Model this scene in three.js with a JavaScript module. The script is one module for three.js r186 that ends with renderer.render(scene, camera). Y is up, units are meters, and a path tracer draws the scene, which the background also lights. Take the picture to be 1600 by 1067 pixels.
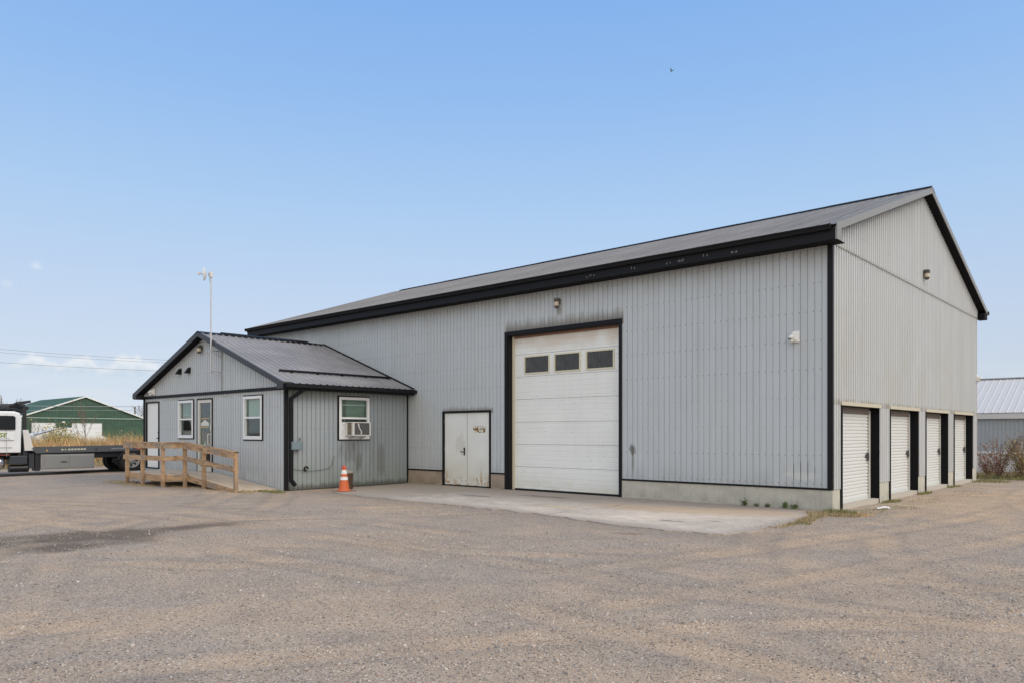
import * as THREE from 'three';
import { mergeGeometries } from 'three/addons/utils/BufferGeometryUtils.js';
import { RoundedBoxGeometry } from 'three/addons/geometries/RoundedBoxGeometry.js';

// ---------------------------------------------------------------- camera, sky, sun, exposure
const scene = new THREE.Scene();
const camera = new THREE.PerspectiveCamera(48.42, 1600 / 1067, 0.1, 6000);
camera.position.set(5.669, 1.6, 16.344);
camera.lookAt(5.669 - 0.6691, 1.6, 16.344 - 0.7432);
camera.setViewOffset(1600, 1067, 0, -142.9, 1600, 1067);
camera.updateProjectionMatrix();
const renderer = new THREE.WebGLRenderer({ antialias: true });
renderer.setSize(1024, 682);
renderer.toneMapping = THREE.LinearToneMapping;
renderer.toneMappingExposure = 1.0;
renderer.shadowMap.enabled = true;

const SUN = new THREE.Vector3(0.74, 0.76, -0.36).normalize();
const sun = new THREE.DirectionalLight(new THREE.Color(1.0, 0.94, 0.86), 1.05);
sun.position.copy(SUN).multiplyScalar(80); sun.target.position.set(-8, 0, 0);
sun.castShadow = true; sun.shadow.radius = 40; sun.shadow.mapSize.set(4096, 4096);
Object.assign(sun.shadow.camera, { left: -60, right: 60, top: 60, bottom: -60, near: 1, far: 220 });
scene.add(sun, sun.target);

// ---------------------------------------------------------------- noise
function mulberry(a) { return () => { a |= 0; a = a + 0x6D2B79F5 | 0; let t = Math.imul(a ^ a >>> 15, 1 | a); t = t + Math.imul(t ^ t >>> 7, 61 | t) ^ t; return ((t ^ t >>> 14) >>> 0) / 4294967296; }; }
function h2(x, y) { let n = Math.imul(x | 0, 374761393) + Math.imul(y | 0, 668265263) | 0; n = Math.imul(n ^ n >>> 13, 1274126177); return ((n ^ n >>> 16) >>> 0) / 4294967296; }
function vn(x, y) { const xi = Math.floor(x), yi = Math.floor(y); let u = x - xi, v = y - yi; u = u * u * (3 - 2 * u); v = v * v * (3 - 2 * v);
  const a = h2(xi, yi), b = h2(xi + 1, yi), c = h2(xi, yi + 1), d = h2(xi + 1, yi + 1); return a + (b - a) * u + (c - a) * v + (a - b - c + d) * u * v; }
function fbm(x, y, o = 4) { let s = 0, a = 0.5, t = 0; for (let i = 0; i < o; i++) { s += a * vn(x, y); t += a; x = x * 2.03 + 17.1; y = y * 2.03 + 9.7; a *= 0.5; } return s / t; }
const cl = (x, a = 0, b = 1) => Math.min(b, Math.max(a, x));
const ss = (a, b, x) => { const t = cl((x - a) / (b - a)); return t * t * (3 - 2 * t); };
const mix = (a, b, t) => a + (b - a) * t;
const mix3 = (a, b, t) => [mix(a[0], b[0], t), mix(a[1], b[1], t), mix(a[2], b[2], t)];
const s2l = (v) => { v /= 255; return v <= 0.04045 ? v / 12.92 : Math.pow((v + 0.055) / 1.055, 2.4); };

// sky: hazy autumn blue, paling to the horizon, a low bank of small clouds in the west
{
  const W = 2048, H = 1024, d = new Float32Array(W * H * 4);
  const stops = [[-90, 150, 142, 134], [-8, 190, 196, 200], [0, 214, 224, 235], [4, 210, 223, 238], [9, 196, 215, 240], [16, 173, 205, 241], [23, 150, 190, 239], [30, 133, 178, 236], [45, 118, 166, 230], [65, 110, 160, 226], [90, 108, 158, 224]];
  const at = (e) => { let i = 1; while (i < stops.length - 1 && stops[i][0] < e) i++; const a = stops[i - 1], b = stops[i], t = cl((e - a[0]) / (b[0] - a[0])); return [1, 2, 3].map((k) => s2l(mix(a[k], b[k], t))); };
  const row = []; for (let j = 0; j < H; j++) row.push(at(((j + 0.5) / H - 0.5) * 180));
  for (let j = 0; j < H; j++) {
    const el = ((j + 0.5) / H - 0.5) * Math.PI, ed = el * 180 / Math.PI, ce = Math.cos(el), se = Math.sin(el);
    for (let i = 0; i < W; i++) {
      const az = ((i + 0.5) / W - 0.5) * 2 * Math.PI, x = Math.cos(az) * ce, z = Math.sin(az) * ce;
      let c = row[j];
      if (ed > -1) {
        const ca = cl(x * SUN.x + se * SUN.y + z * SUN.z, -1, 1), ang = Math.acos(ca) * 180 / Math.PI;
        // a thin bright cloud veil over the half of the sky with the sun in it, clear blue opposite
        const hz = 1.0 * Math.exp(-Math.pow(ang / 26, 2)), back = cl((x * 0.6691 + z * 0.7432) * 0.62 + (x * 0.7432 - z * 0.6691) * 0.22 + 0.42), veil = ss(0.25, 0.9, back) * (0.82 + 0.36 * fbm(x * 2.2 + 5, z * 2.2 + se * 2, 4));
        c = mix3(c, [1.52, 1.45, 1.35], 0.92 * Math.min(1, veil)); c = [c[0] + hz * 0.86, c[1] + hz * 0.80, c[2] + hz * 0.70];
        const fw = -0.6691 * x - 0.7432 * z, rt = 0.7432 * x - 0.6691 * z;
        c = c.map((q) => q * (1 - 0.13 * ss(0.1, 0.6, rt) * Math.exp(-Math.max(0, ed) / 9) * ss(-0.2, 0.2, fw)));
        // a low bank of three small cumulus clouds in the west, thin streaks under it, two scraps above
        if (fw > 0.3 && ed < 16) {
          const u = rt / fw, v = se / fw;                                     // tangents of the direction
          for (const [cu, hw, peak, base, sd] of [[-0.629, 0.036, 0.1012, 0.0845, 1], [-0.570, 0.030, 0.0995, 0.081, 2], [-0.500, 0.046, 0.0985, 0.077, 3], [-0.72, 0.04, 0.100, 0.083, 4], [-0.83, 0.05, 0.098, 0.08, 5], [0.80, 0.06, 0.092, 0.078, 6]]) {
            const k = (u - cu) / hw; if (Math.abs(k) > 1.25) continue;
            const top = base + (peak - base) * (1 - k * k) * (0.55 + 0.75 * vn(u * 150 + sd * 9, sd)) + 0.0022 * vn(u * 420, sd * 3);
            const m = ss(base - 0.006, base + 0.003, v) * (1 - ss(top - 0.0015, top + 0.0015, v)) * (1 - ss(0.85, 1.2, Math.abs(k)));
            const lit = cl(ss(base, top, v) + 0.5 * (vn(u * 190, v * 300) - 0.4)); c = mix3(c, mix3([0.58, 0.69, 0.80], [0.87, 0.89, 0.92], lit), 0.85 * m);
          }
          const st = ss(0.5, 0.8, fbm(u * 12 + 4, v * 90, 3)) * ss(0.03, 0.05, v) * (1 - ss(0.075, 0.10, v)); c = mix3(c, [0.74, 0.80, 0.86], 0.35 * st);
          for (const [cu, cv, a, b, w] of [[-0.628, 0.2195, 0.0105, 0.0030, 0.75], [-0.664, 0.196, 0.010, 0.005, 0.3]]) { const q = Math.exp(-(((u - cu) / a) ** 2 + ((v - cv + 0.15 * (u - cu)) / b) ** 2)); c = mix3(c, [0.82, 0.88, 0.93], w * ss(0.25, 0.9, q * (0.7 + 0.6 * vn(u * 300, v * 500)))); }
        }
      }
      const o = (j * W + i) * 4; d[o] = c[0]; d[o + 1] = c[1]; d[o + 2] = c[2]; d[o + 3] = 1;
    }
  }
  const t = new THREE.DataTexture(d, W, H, THREE.RGBAFormat, THREE.FloatType);
  t.mapping = THREE.EquirectangularReflectionMapping; t.magFilter = t.minFilter = THREE.LinearFilter; t.wrapS = THREE.RepeatWrapping; t.needsUpdate = true;
  scene.background = t; scene.environment = t;
}

// ---------------------------------------------------------------- helpers
const used = {};
function numbered(n) { used[n] = (used[n] ?? -1) + 1; return used[n] ? `${n}_${String(used[n]).padStart(3, '0')}` : n; }
function tag(o, label, category, group) { o.userData.label = label; if (category) o.userData.category = category; if (group) o.userData.group = group; return o; }
function thing(name, label, category, pos = [0, 0, 0], turn = 0, group) { const o = new THREE.Group(); o.name = numbered(name); o.position.set(...pos); o.rotation.y = turn; scene.add(o); return tag(o, label, category, group); }
function mesh(name, geo, mat, parent, label) { const m = new THREE.Mesh(Array.isArray(geo) ? M(geo) : geo, mat); m.name = parent ? name : numbered(name); m.castShadow = m.receiveShadow = true; (parent ?? scene).add(m); if (label) m.userData.label = label; return m; }
function M(list) { const l = list.map((g) => { const n = g.index ? g.toNonIndexed() : g; for (const k of Object.keys(n.attributes)) if (!['position', 'normal', 'uv'].includes(k)) n.deleteAttribute(k); n.morphAttributes = {}; return n; }); return l.length === 1 ? l[0] : mergeGeometries(l); }
function bx(x0, x1, y0, y1, z0, z1) { const g = new THREE.BoxGeometry(Math.abs(x1 - x0), Math.abs(y1 - y0), Math.abs(z1 - z0)); g.translate((x0 + x1) / 2, (y0 + y1) / 2, (z0 + z1) / 2); return g; }
function rb(x0, x1, y0, y1, z0, z1, r = 0.02) { const g = new RoundedBoxGeometry(Math.abs(x1 - x0), Math.abs(y1 - y0), Math.abs(z1 - z0), 2, r); g.translate((x0 + x1) / 2, (y0 + y1) / 2, (z0 + z1) / 2); return g; }
function cy(r0, r1, h, x, y, z, n = 16, axis = 'y', open = false) { const g = new THREE.CylinderGeometry(r0, r1, h, n, 1, open); if (axis === 'x') g.rotateZ(Math.PI / 2); if (axis === 'z') g.rotateX(Math.PI / 2); g.translate(x, y, z); return g; }
function tube(pts, r, seg = 20, n = 6) { return new THREE.TubeGeometry(new THREE.CatmullRomCurve3(pts.map((p) => new THREE.Vector3(...p))), seg, r, n); }
function bar(a, b, w, h) { const A = new THREE.Vector3(...a), B = new THREE.Vector3(...b), L = A.distanceTo(B), g = new THREE.BoxGeometry(w, h, L); const m = new THREE.Matrix4().lookAt(A, B, new THREE.Vector3(0, 1, 0)); m.setPosition(A.clone().add(B).multiplyScalar(0.5)); g.applyMatrix4(m); return g; }
// prism: outline in (u, v), pushed out by depth; axis 'z' keeps x,y ; axis 'x' maps u -> -z and pushes along +x
function prism(pts, depth, axis = 'z', at = 0, bevel = 0) { const s = new THREE.Shape(pts.map((p) => new THREE.Vector2(p[0], p[1]))); const g = new THREE.ExtrudeGeometry(s, { depth, bevelEnabled: bevel > 0, bevelSize: bevel, bevelThickness: bevel, bevelSegments: 2, curveSegments: 8 }); if (axis === 'x') { g.rotateY(Math.PI / 2); g.translate(at, 0, 0); } else g.translate(0, 0, at); return g; }
function holed(outline, holes, depth, axis, at) { const s = new THREE.Shape(outline.map((p) => new THREE.Vector2(...p))); for (const [a0, a1, b0, b1] of holes) s.holes.push(new THREE.Path([[a0, b0], [a0, b1], [a1, b1], [a1, b0]].map((p) => new THREE.Vector2(...p)))); const g = new THREE.ExtrudeGeometry(s, { depth, bevelEnabled: false }); if (axis === 'x') { g.rotateY(Math.PI / 2); g.translate(at, 0, 0); } else g.translate(0, 0, at); return g; }
function tex(W, H, fn, wrap = true, linear = false) { const d = new Uint8Array(W * H * 4); for (let j = 0; j < H; j++) for (let i = 0; i < W; i++) { const c = fn(i, j), o = (j * W + i) * 4; d[o] = cl(c[0], 0, 255); d[o + 1] = cl(c[1], 0, 255); d[o + 2] = cl(c[2], 0, 255); d[o + 3] = 255; }
  const t = new THREE.DataTexture(d, W, H, THREE.RGBAFormat); t.magFilter = THREE.LinearFilter; t.minFilter = THREE.LinearMipmapLinearFilter; t.generateMipmaps = true; if (wrap) t.wrapS = t.wrapT = THREE.RepeatWrapping; if (!linear) t.colorSpace = THREE.SRGBColorSpace; t.needsUpdate = true; return t; }
function std(r, g, b, rough = 0.7, metal = 0, extra = {}) { const m = new THREE.MeshStandardMaterial({ roughness: rough, metalness: metal, ...extra }); m.color.setRGB(r, g, b); return m; }

// ---------------------------------------------------------------- materials
const SID = [187, 192, 194];                       // grey painted sheet steel
const rowsOf = (y) => { const f = ((y - 0.52) % 0.61 + 0.61) % 0.61; return Math.min(f, 0.61 - f); };
function sidingTex(W, H, w, h, dirtAndTone, seed, base = SID, s0 = 0, seam = 0.05, phase = 0.1) {
  return tex(W, H, (i, j) => {
    const s = (i + 0.5) / W * w, y = (j + 0.5) / H * h;
    let c = base.slice();
    const n = fbm(s * 0.6 + seed, y * 0.5, 4) - 0.5, f = fbm(s * 9 + seed, y * 2.2, 3) - 0.5, pan = h2(Math.floor(s / 0.762) + seed * 7, 5) - 0.5;
    const v = 1 + 0.05 * n + 0.03 * f + 0.02 * pan;
    c = c.map((q) => q * v); c[2] += 5 * n; c[0] -= 2 * n;
    // vertical run marks
    const run = ss(0.62, 0.85, vn(s * 11 + seed * 3, y * 0.28)); c = mix3(c, [c[0] * 0.94, c[1] * 0.94, c[2] * 0.93], run * 0.22); { const gq = (((s - phase - s0) % 0.1524) + 0.1524) % 0.1524, gd = Math.min(gq, 0.1524 - gq); c = c.map((q) => q * (1 - seam * Math.exp(-((gd / 0.013) ** 2)) * (0.6 + 0.8 * vn(s * 6.5, y * 0.8)))); }   // groove and rib-flank shade painted in as dark lines
    
    c = dirtAndTone(c, s, y);
    // screws
    const rs = ((s % 0.1524) + 0.1524) % 0.1524 - 0.05, ry = rowsOf(y);
    if (Math.abs(rs) < 0.013 && ry < 0.011 && h2(Math.floor(s / 0.1524), Math.floor(y / 0.61) + seed) > 0.12) c = mix3(c, [118, 108, 112], 0.75);
    return c;
  }, false);
}
const blot = (s, y, x0, y0, rx, ry) => Math.exp(-(((s - x0) / rx) ** 2 + ((y - y0) / ry) ** 2));
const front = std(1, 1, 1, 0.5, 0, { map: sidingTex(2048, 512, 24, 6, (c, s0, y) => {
  const s = s0 - 23.6;                                                        // world x
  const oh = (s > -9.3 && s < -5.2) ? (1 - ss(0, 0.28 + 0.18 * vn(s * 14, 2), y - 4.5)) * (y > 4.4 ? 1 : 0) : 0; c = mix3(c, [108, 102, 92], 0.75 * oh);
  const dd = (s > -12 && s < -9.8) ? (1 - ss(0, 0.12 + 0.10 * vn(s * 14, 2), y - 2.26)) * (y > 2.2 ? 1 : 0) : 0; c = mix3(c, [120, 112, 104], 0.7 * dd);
  c = mix3(c, [104, 104, 96], 0.85 * ss(0.25, 0.75, blot(s, y, -4.93, 1.17, 0.10, 0.16) * (0.6 + 0.8 * vn(s * 30, y * 22))));
  c = mix3(c, [112, 112, 106], 0.7 * blot(s, y, -4.92, 0.88, 0.035, 0.28));
  c = mix3(c, [128, 122, 108], 0.55 * ss(0.2, 0.8, blot(s, y, -7.3, 4.92, 0.10, 0.12)));
  c = mix3(c, [150, 148, 140], 0.5 * (1 - ss(0, 0.55 + 0.4 * vn(s * 4, 3), 5.75 - y)));  // greyer towards the eave
  c = mix3(c, [150, 152, 150], 0.35 * (1 - ss(0.4, 1.0, y)) * vn(s * 5, y * 3));
  c = mix3(c, [205, 206, 200], 0.5 * ss(0.3, 0.6, blot(s, y, -0.62, 0.68, 0.42, 0.10) * (0.5 + vn(s * 9, y * 14))));
  c = mix3(c, [196, 198, 190], 0.7 * ss(0.4, 0.7, blot(s, y, -9.75, 0.67, 0.06, 0.09) * (0.5 + vn(s * 40, y * 40))));
  return c;
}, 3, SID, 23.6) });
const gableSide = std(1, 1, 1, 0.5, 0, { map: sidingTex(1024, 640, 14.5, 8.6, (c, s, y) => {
  c = mix3(c, [184, 181, 166], 0.16 * ss(0.45, 0.75, fbm(s * 1.3, y * 1.1 + 4, 3)) * ss(2, 2.6, y) * (1 - ss(3, 5.4, y)));
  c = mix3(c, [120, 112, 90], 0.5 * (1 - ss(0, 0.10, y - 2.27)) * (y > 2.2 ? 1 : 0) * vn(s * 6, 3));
  return c;
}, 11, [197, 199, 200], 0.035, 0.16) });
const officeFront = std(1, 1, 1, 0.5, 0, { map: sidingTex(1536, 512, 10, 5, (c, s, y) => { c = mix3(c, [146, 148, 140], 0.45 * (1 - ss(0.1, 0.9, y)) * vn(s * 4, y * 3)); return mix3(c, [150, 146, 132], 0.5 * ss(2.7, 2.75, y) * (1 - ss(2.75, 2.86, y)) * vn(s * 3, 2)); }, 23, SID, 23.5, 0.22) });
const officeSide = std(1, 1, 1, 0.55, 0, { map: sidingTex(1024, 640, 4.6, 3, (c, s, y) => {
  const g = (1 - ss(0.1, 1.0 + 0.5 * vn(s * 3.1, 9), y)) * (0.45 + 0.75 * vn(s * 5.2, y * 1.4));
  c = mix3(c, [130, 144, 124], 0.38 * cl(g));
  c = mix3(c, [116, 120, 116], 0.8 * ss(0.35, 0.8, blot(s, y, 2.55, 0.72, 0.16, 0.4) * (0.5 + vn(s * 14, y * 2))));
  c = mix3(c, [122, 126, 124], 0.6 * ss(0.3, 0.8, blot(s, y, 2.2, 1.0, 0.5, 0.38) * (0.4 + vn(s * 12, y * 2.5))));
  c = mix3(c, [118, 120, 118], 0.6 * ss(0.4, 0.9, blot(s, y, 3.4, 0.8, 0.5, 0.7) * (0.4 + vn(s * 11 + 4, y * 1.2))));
  c = mix3(c, [122, 124, 108], 0.7 * (1 - ss(0, 0.45, 2.9 - y)) * (0.5 + 0.5 * vn(s * 6, 1)));  // darker towards the top of the wall
  c = mix3(c, [60, 58, 50], 0.6 * (1 - ss(0.0, 0.14 + 0.1 * vn(s * 9, 3), y + 0.03)));  // dark uneven band along the foot of the wall
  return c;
}, 31, [154, 161, 166], 0, 0.09) });  // base darker than the other walls: inner-corner occlusion put into the colour
const phys = (r, g, b, rough, spec) => { const m = new THREE.MeshPhysicalMaterial({ roughness: rough, specularIntensity: spec }); m.color.setRGB(r, g, b); return m; };
const black = phys(0.011, 0.011, 0.013, 0.5, 0.35);
const blackMatt = phys(0.009, 0.009, 0.011, 0.8, 0.25);
const rakeGrey = std(0.235, 0.232, 0.225, 0.5);
const trimGrey = std(0.30, 0.295, 0.27, 0.55);
const cream = std(0.66, 0.60, 0.47, 0.6);
const whiteFrame = std(0.78, 0.79, 0.79, 0.45);
const roofMap = tex(1024, 512, (i, j) => { const x = i / 1024, y = j / 512, sm = x * 4.1148, n = fbm(x * 5, y * 14, 4), k = Math.floor((sm - 0.1) / 0.2286 + 0.5), q = sm - 0.1 - k * 0.2286, w = (((k % 4) + 4) % 4 === 0 ? 0.9 : 0.6) * (0.75 + 0.5 * vn(k * 7, y * 7)), line = Math.exp(-(((q - 0.036) / 0.018) ** 2)) * w; const v = (128 + 30 * (n - 0.5)) * (1 - 0.62 * Math.min(1, line)); return [v * 1.02, v * 0.995, v * 0.98]; });  // dark lines paint the shaded flank beside each roof rib
const roofM2 = std(1.25, 1.23, 1.20, 0.55, 0, { map: roofMap });
const roofM = std(1, 1, 1, 0.55, 0, { map: roofMap });
const concreteMap = tex(512, 512, (i, j) => { const x = i / 512, y = j / 512, n = fbm(x * 8, y * 8, 5), f = vn(x * 190, y * 190), st = ss(0.55, 0.85, vn(x * 30 + 4, y * 3)); const v = 1 + 0.16 * (n - 0.5) + 0.08 * (f - 0.5) - 0.04 * st; return [180 * v, 177 * v, 164 * v]; });
const concrete = std(1, 1, 1, 0.9, 0, { map: concreteMap });
const blockMap = tex(256, 256, (i, j) => { const x = i / 256, y = j / 256, n = fbm(x * 6, y * 6, 5), f = vn(x * 120, y * 120); const v = 1 + 0.3 * (n - 0.5) + 0.1 * (f - 0.5); return [150 * v, 136 * v, 120 * v]; });
const block = std(1, 1, 1, 0.92, 0, { map: blockMap });
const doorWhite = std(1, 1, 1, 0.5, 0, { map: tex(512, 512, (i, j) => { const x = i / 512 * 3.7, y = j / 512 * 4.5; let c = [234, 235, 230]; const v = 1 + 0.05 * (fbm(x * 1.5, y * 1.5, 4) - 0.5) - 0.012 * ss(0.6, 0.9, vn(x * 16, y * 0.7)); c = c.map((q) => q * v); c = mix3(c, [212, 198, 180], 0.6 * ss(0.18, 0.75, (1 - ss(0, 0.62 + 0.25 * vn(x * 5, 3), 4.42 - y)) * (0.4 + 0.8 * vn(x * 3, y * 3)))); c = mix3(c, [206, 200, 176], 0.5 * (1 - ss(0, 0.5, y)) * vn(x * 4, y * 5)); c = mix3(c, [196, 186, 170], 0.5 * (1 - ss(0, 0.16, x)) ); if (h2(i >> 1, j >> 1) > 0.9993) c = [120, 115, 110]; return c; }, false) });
const rustDoor = std(1, 1, 1, 0.5, 0, { map: tex(512, 512, (i, j) => { const x = i / 512 * 2, y = j / 512 * 2.25; let c = [224, 225, 220]; const v = 1 + 0.05 * (fbm(x * 3, y * 3, 4) - 0.5); c = c.map((q) => q * v);
  c = mix3(c, [188, 184, 160], 0.5 * (1 - ss(0.2, 1.1, y)) * (0.4 + 0.6 * vn(x * 5, y * 1.6)));
  c = mix3(c, [190, 187, 172], 0.4 * ss(0.3, 0.8, blot(x, y, 0.72, 1.25, 0.24, 0.36) * (0.5 + vn(x * 9, y * 5))));
  const r = fbm(x * 20, y * 13, 3); c = mix3(c, [140, 98, 58], 0.6 * ss(0.74, 0.86, r + 0.17 * (1 - ss(0.02, 0.4, y)) - 0.14 * ss(0.25, 0.6, y)));
  c = mix3(c, [166, 130, 88], 0.4 * ss(0.55, 0.75, vn(x * 26, y * 3)) * (1 - ss(0.2, 0.62, y)) * ss(0.45, 0.6, vn(x * 4, 2)));
  if (h2(i >> 1, j >> 1) > 0.9985) c = mix3(c, [90, 80, 70], 0.7 * (1 - ss(0.4, 1.2, y))); return c; }, false) });
const shutter = std(0.66, 0.665, 0.65, 0.45);
const shutterGap = std(0.05, 0.035, 0.028, 0.8);
const dark = std(0.01, 0.01, 0.01, 0.9);
const room = std(0.10, 0.105, 0.10, 0.9);
const glass = new THREE.MeshPhysicalMaterial({ roughness: 0.03, transmission: 1, thickness: 0, ior: 1.5 }); glass.color.setRGB(0.80, 0.86, 0.83);
const blind = std(0.78, 0.82, 0.76, 0.8);
const reflectGreen = std(0.42, 0.50, 0.44, 0.8);  // grey-green tone stands in for the reflection in the window glass
const woodMap = tex(512, 256, (i, j) => { const x = i / 512, y = j / 256, g = vn(x * 5, y * 60 + 4 * vn(x * 3, y * 3)), n = fbm(x * 7, y * 5, 4), k = ss(0.74, 0.80, vn(x * 9 + 5, y * 4)); let c = mix3([148, 116, 84], [206, 176, 142], 0.45 * g + 0.55 * n); c = mix3(c, [120, 88, 62], 0.5 * k); c = mix3(c, [136, 126, 116], 0.75 * ss(0.46, 0.66, fbm(x * 4 + 7, y * 2, 3))); c = mix3(c, [104, 82, 60], 0.38 * ss(0.62, 0.74, fbm(x * 9 + 2, y * 3 + 5, 3))); return c; });
const wood = std(1, 1, 1, 0.85, 0, { map: woodMap });
const deckMap = tex(512, 256, (i, j) => { const x = i / 512, y = j / 256, g = vn(x * 4, y * 70), n = fbm(x * 6, y * 6, 4); return mix3([186, 166, 142], [228, 210, 186], 0.4 * g + 0.6 * n); });
const deckWood = std(1, 1, 1, 0.9, 0, { map: deckMap });
const galv = std(0.56, 0.56, 0.56, 0.45, 0.3);

// ---------------------------------------------------------------- ribbed sheet steel
const PITCH = 0.1524;
function ribSheet(place, uvf, s0, s1, yb, yt, { pitch = PITCH, H = -0.019, half = 0.017, top = 0.006, phase = 0.1, rows = null, warp = null } = {}) {
  const pr = [[s0, null]]; const k0 = Math.floor((s0 - phase) / pitch) - 1, k1 = Math.ceil((s1 - phase) / pitch) + 1;
  const hAt = (s) => { const f = (((s - phase) % pitch) + pitch) % pitch, q = Math.min(f, pitch - f); return q >= half ? 0 : q <= top ? H : H * (half - q) / (half - top); };
  for (let k = k0; k <= k1; k++) for (const o of [-half, -top, top, half]) { const s = phase + k * pitch + o; if (s > s0 + 1e-4 && s < s1 - 1e-4) pr.push([s]); }
  pr.push([s1]); const P = [], U = [];
  for (let i = 0; i < pr.length - 1; i++) {
    const a = pr[i][0], b = pr[i + 1][0], ys = (s) => { const lo = yb(s), hi = yt(s); const r = [lo]; if (rows) for (let y = Math.ceil(lo / rows) * rows; y < hi - 1e-3; y += rows) if (y > lo + 1e-3) r.push(y); r.push(hi); return r; };
    const A = ys(a), B = ys(b), n = Math.min(A.length, B.length);
    for (let j = 0; j < n - 1; j++) {
      const q = [[a, A[j]], [b, B[j]], [b, B[j + 1]], [a, A[j + 1]]].map(([s, y]) => [place(s, y, hAt(s) + (warp ? warp(s, y) : 0)), uvf(s, y)]);
      for (const t of [0, 1, 2, 0, 2, 3]) { P.push(...q[t][0]); U.push(...q[t][1]); }
    }
  }
  const g = new THREE.BufferGeometry(); g.setAttribute('position', new THREE.Float32BufferAttribute(P, 3)); g.setAttribute('uv', new THREE.Float32BufferAttribute(U, 2)); g.computeVertexNormals(); return g;
}
function panels(parent, name, mat, place, uvf, s0, s1, width, yb, yt, cuts = [], opts = {}) {
  const e = new Set([s0, s1]); for (let s = Math.ceil(s0 / width) * width; s < s1; s += width) if (s - s0 > 0.08 && s1 - s > 0.08) e.add(s);
  for (const c of cuts) if (c > s0 && c < s1) { for (const x of [...e]) if (x !== s0 && x !== s1 && Math.abs(x - c) < 0.12) e.delete(x); e.add(c); }
  const l = [...e].sort((a, b) => a - b); let k = 0;
  for (let i = 0; i < l.length - 1; i++) { const m = (l[i] + l[i + 1]) / 2, off = (k++ % 2) * 0.0012; const lo = (s) => yb(s, m), hi = (s) => yt(s, m); mesh(name, ribSheet((s, y, h) => place(s, y, h + off), uvf, l[i], l[i + 1], lo, hi, opts), mat, parent); }
}
const uvFrom = (g, f) => { const p = g.attributes.position, u = g.attributes.uv; for (let i = 0; i < p.count; i++) { const [a, b] = f(p.getX(i), p.getY(i), p.getZ(i)); u.setXY(i, a, b); } return g; };
const uvXY = (g, sx = 1, sy = sx) => uvFrom(g, (x, y) => [x / sx, y / sy]);
const uvZY = (g, sx = 1, sy = sx) => uvFrom(g, (x, y, z) => [-z / sx, y / sy]);

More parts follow.
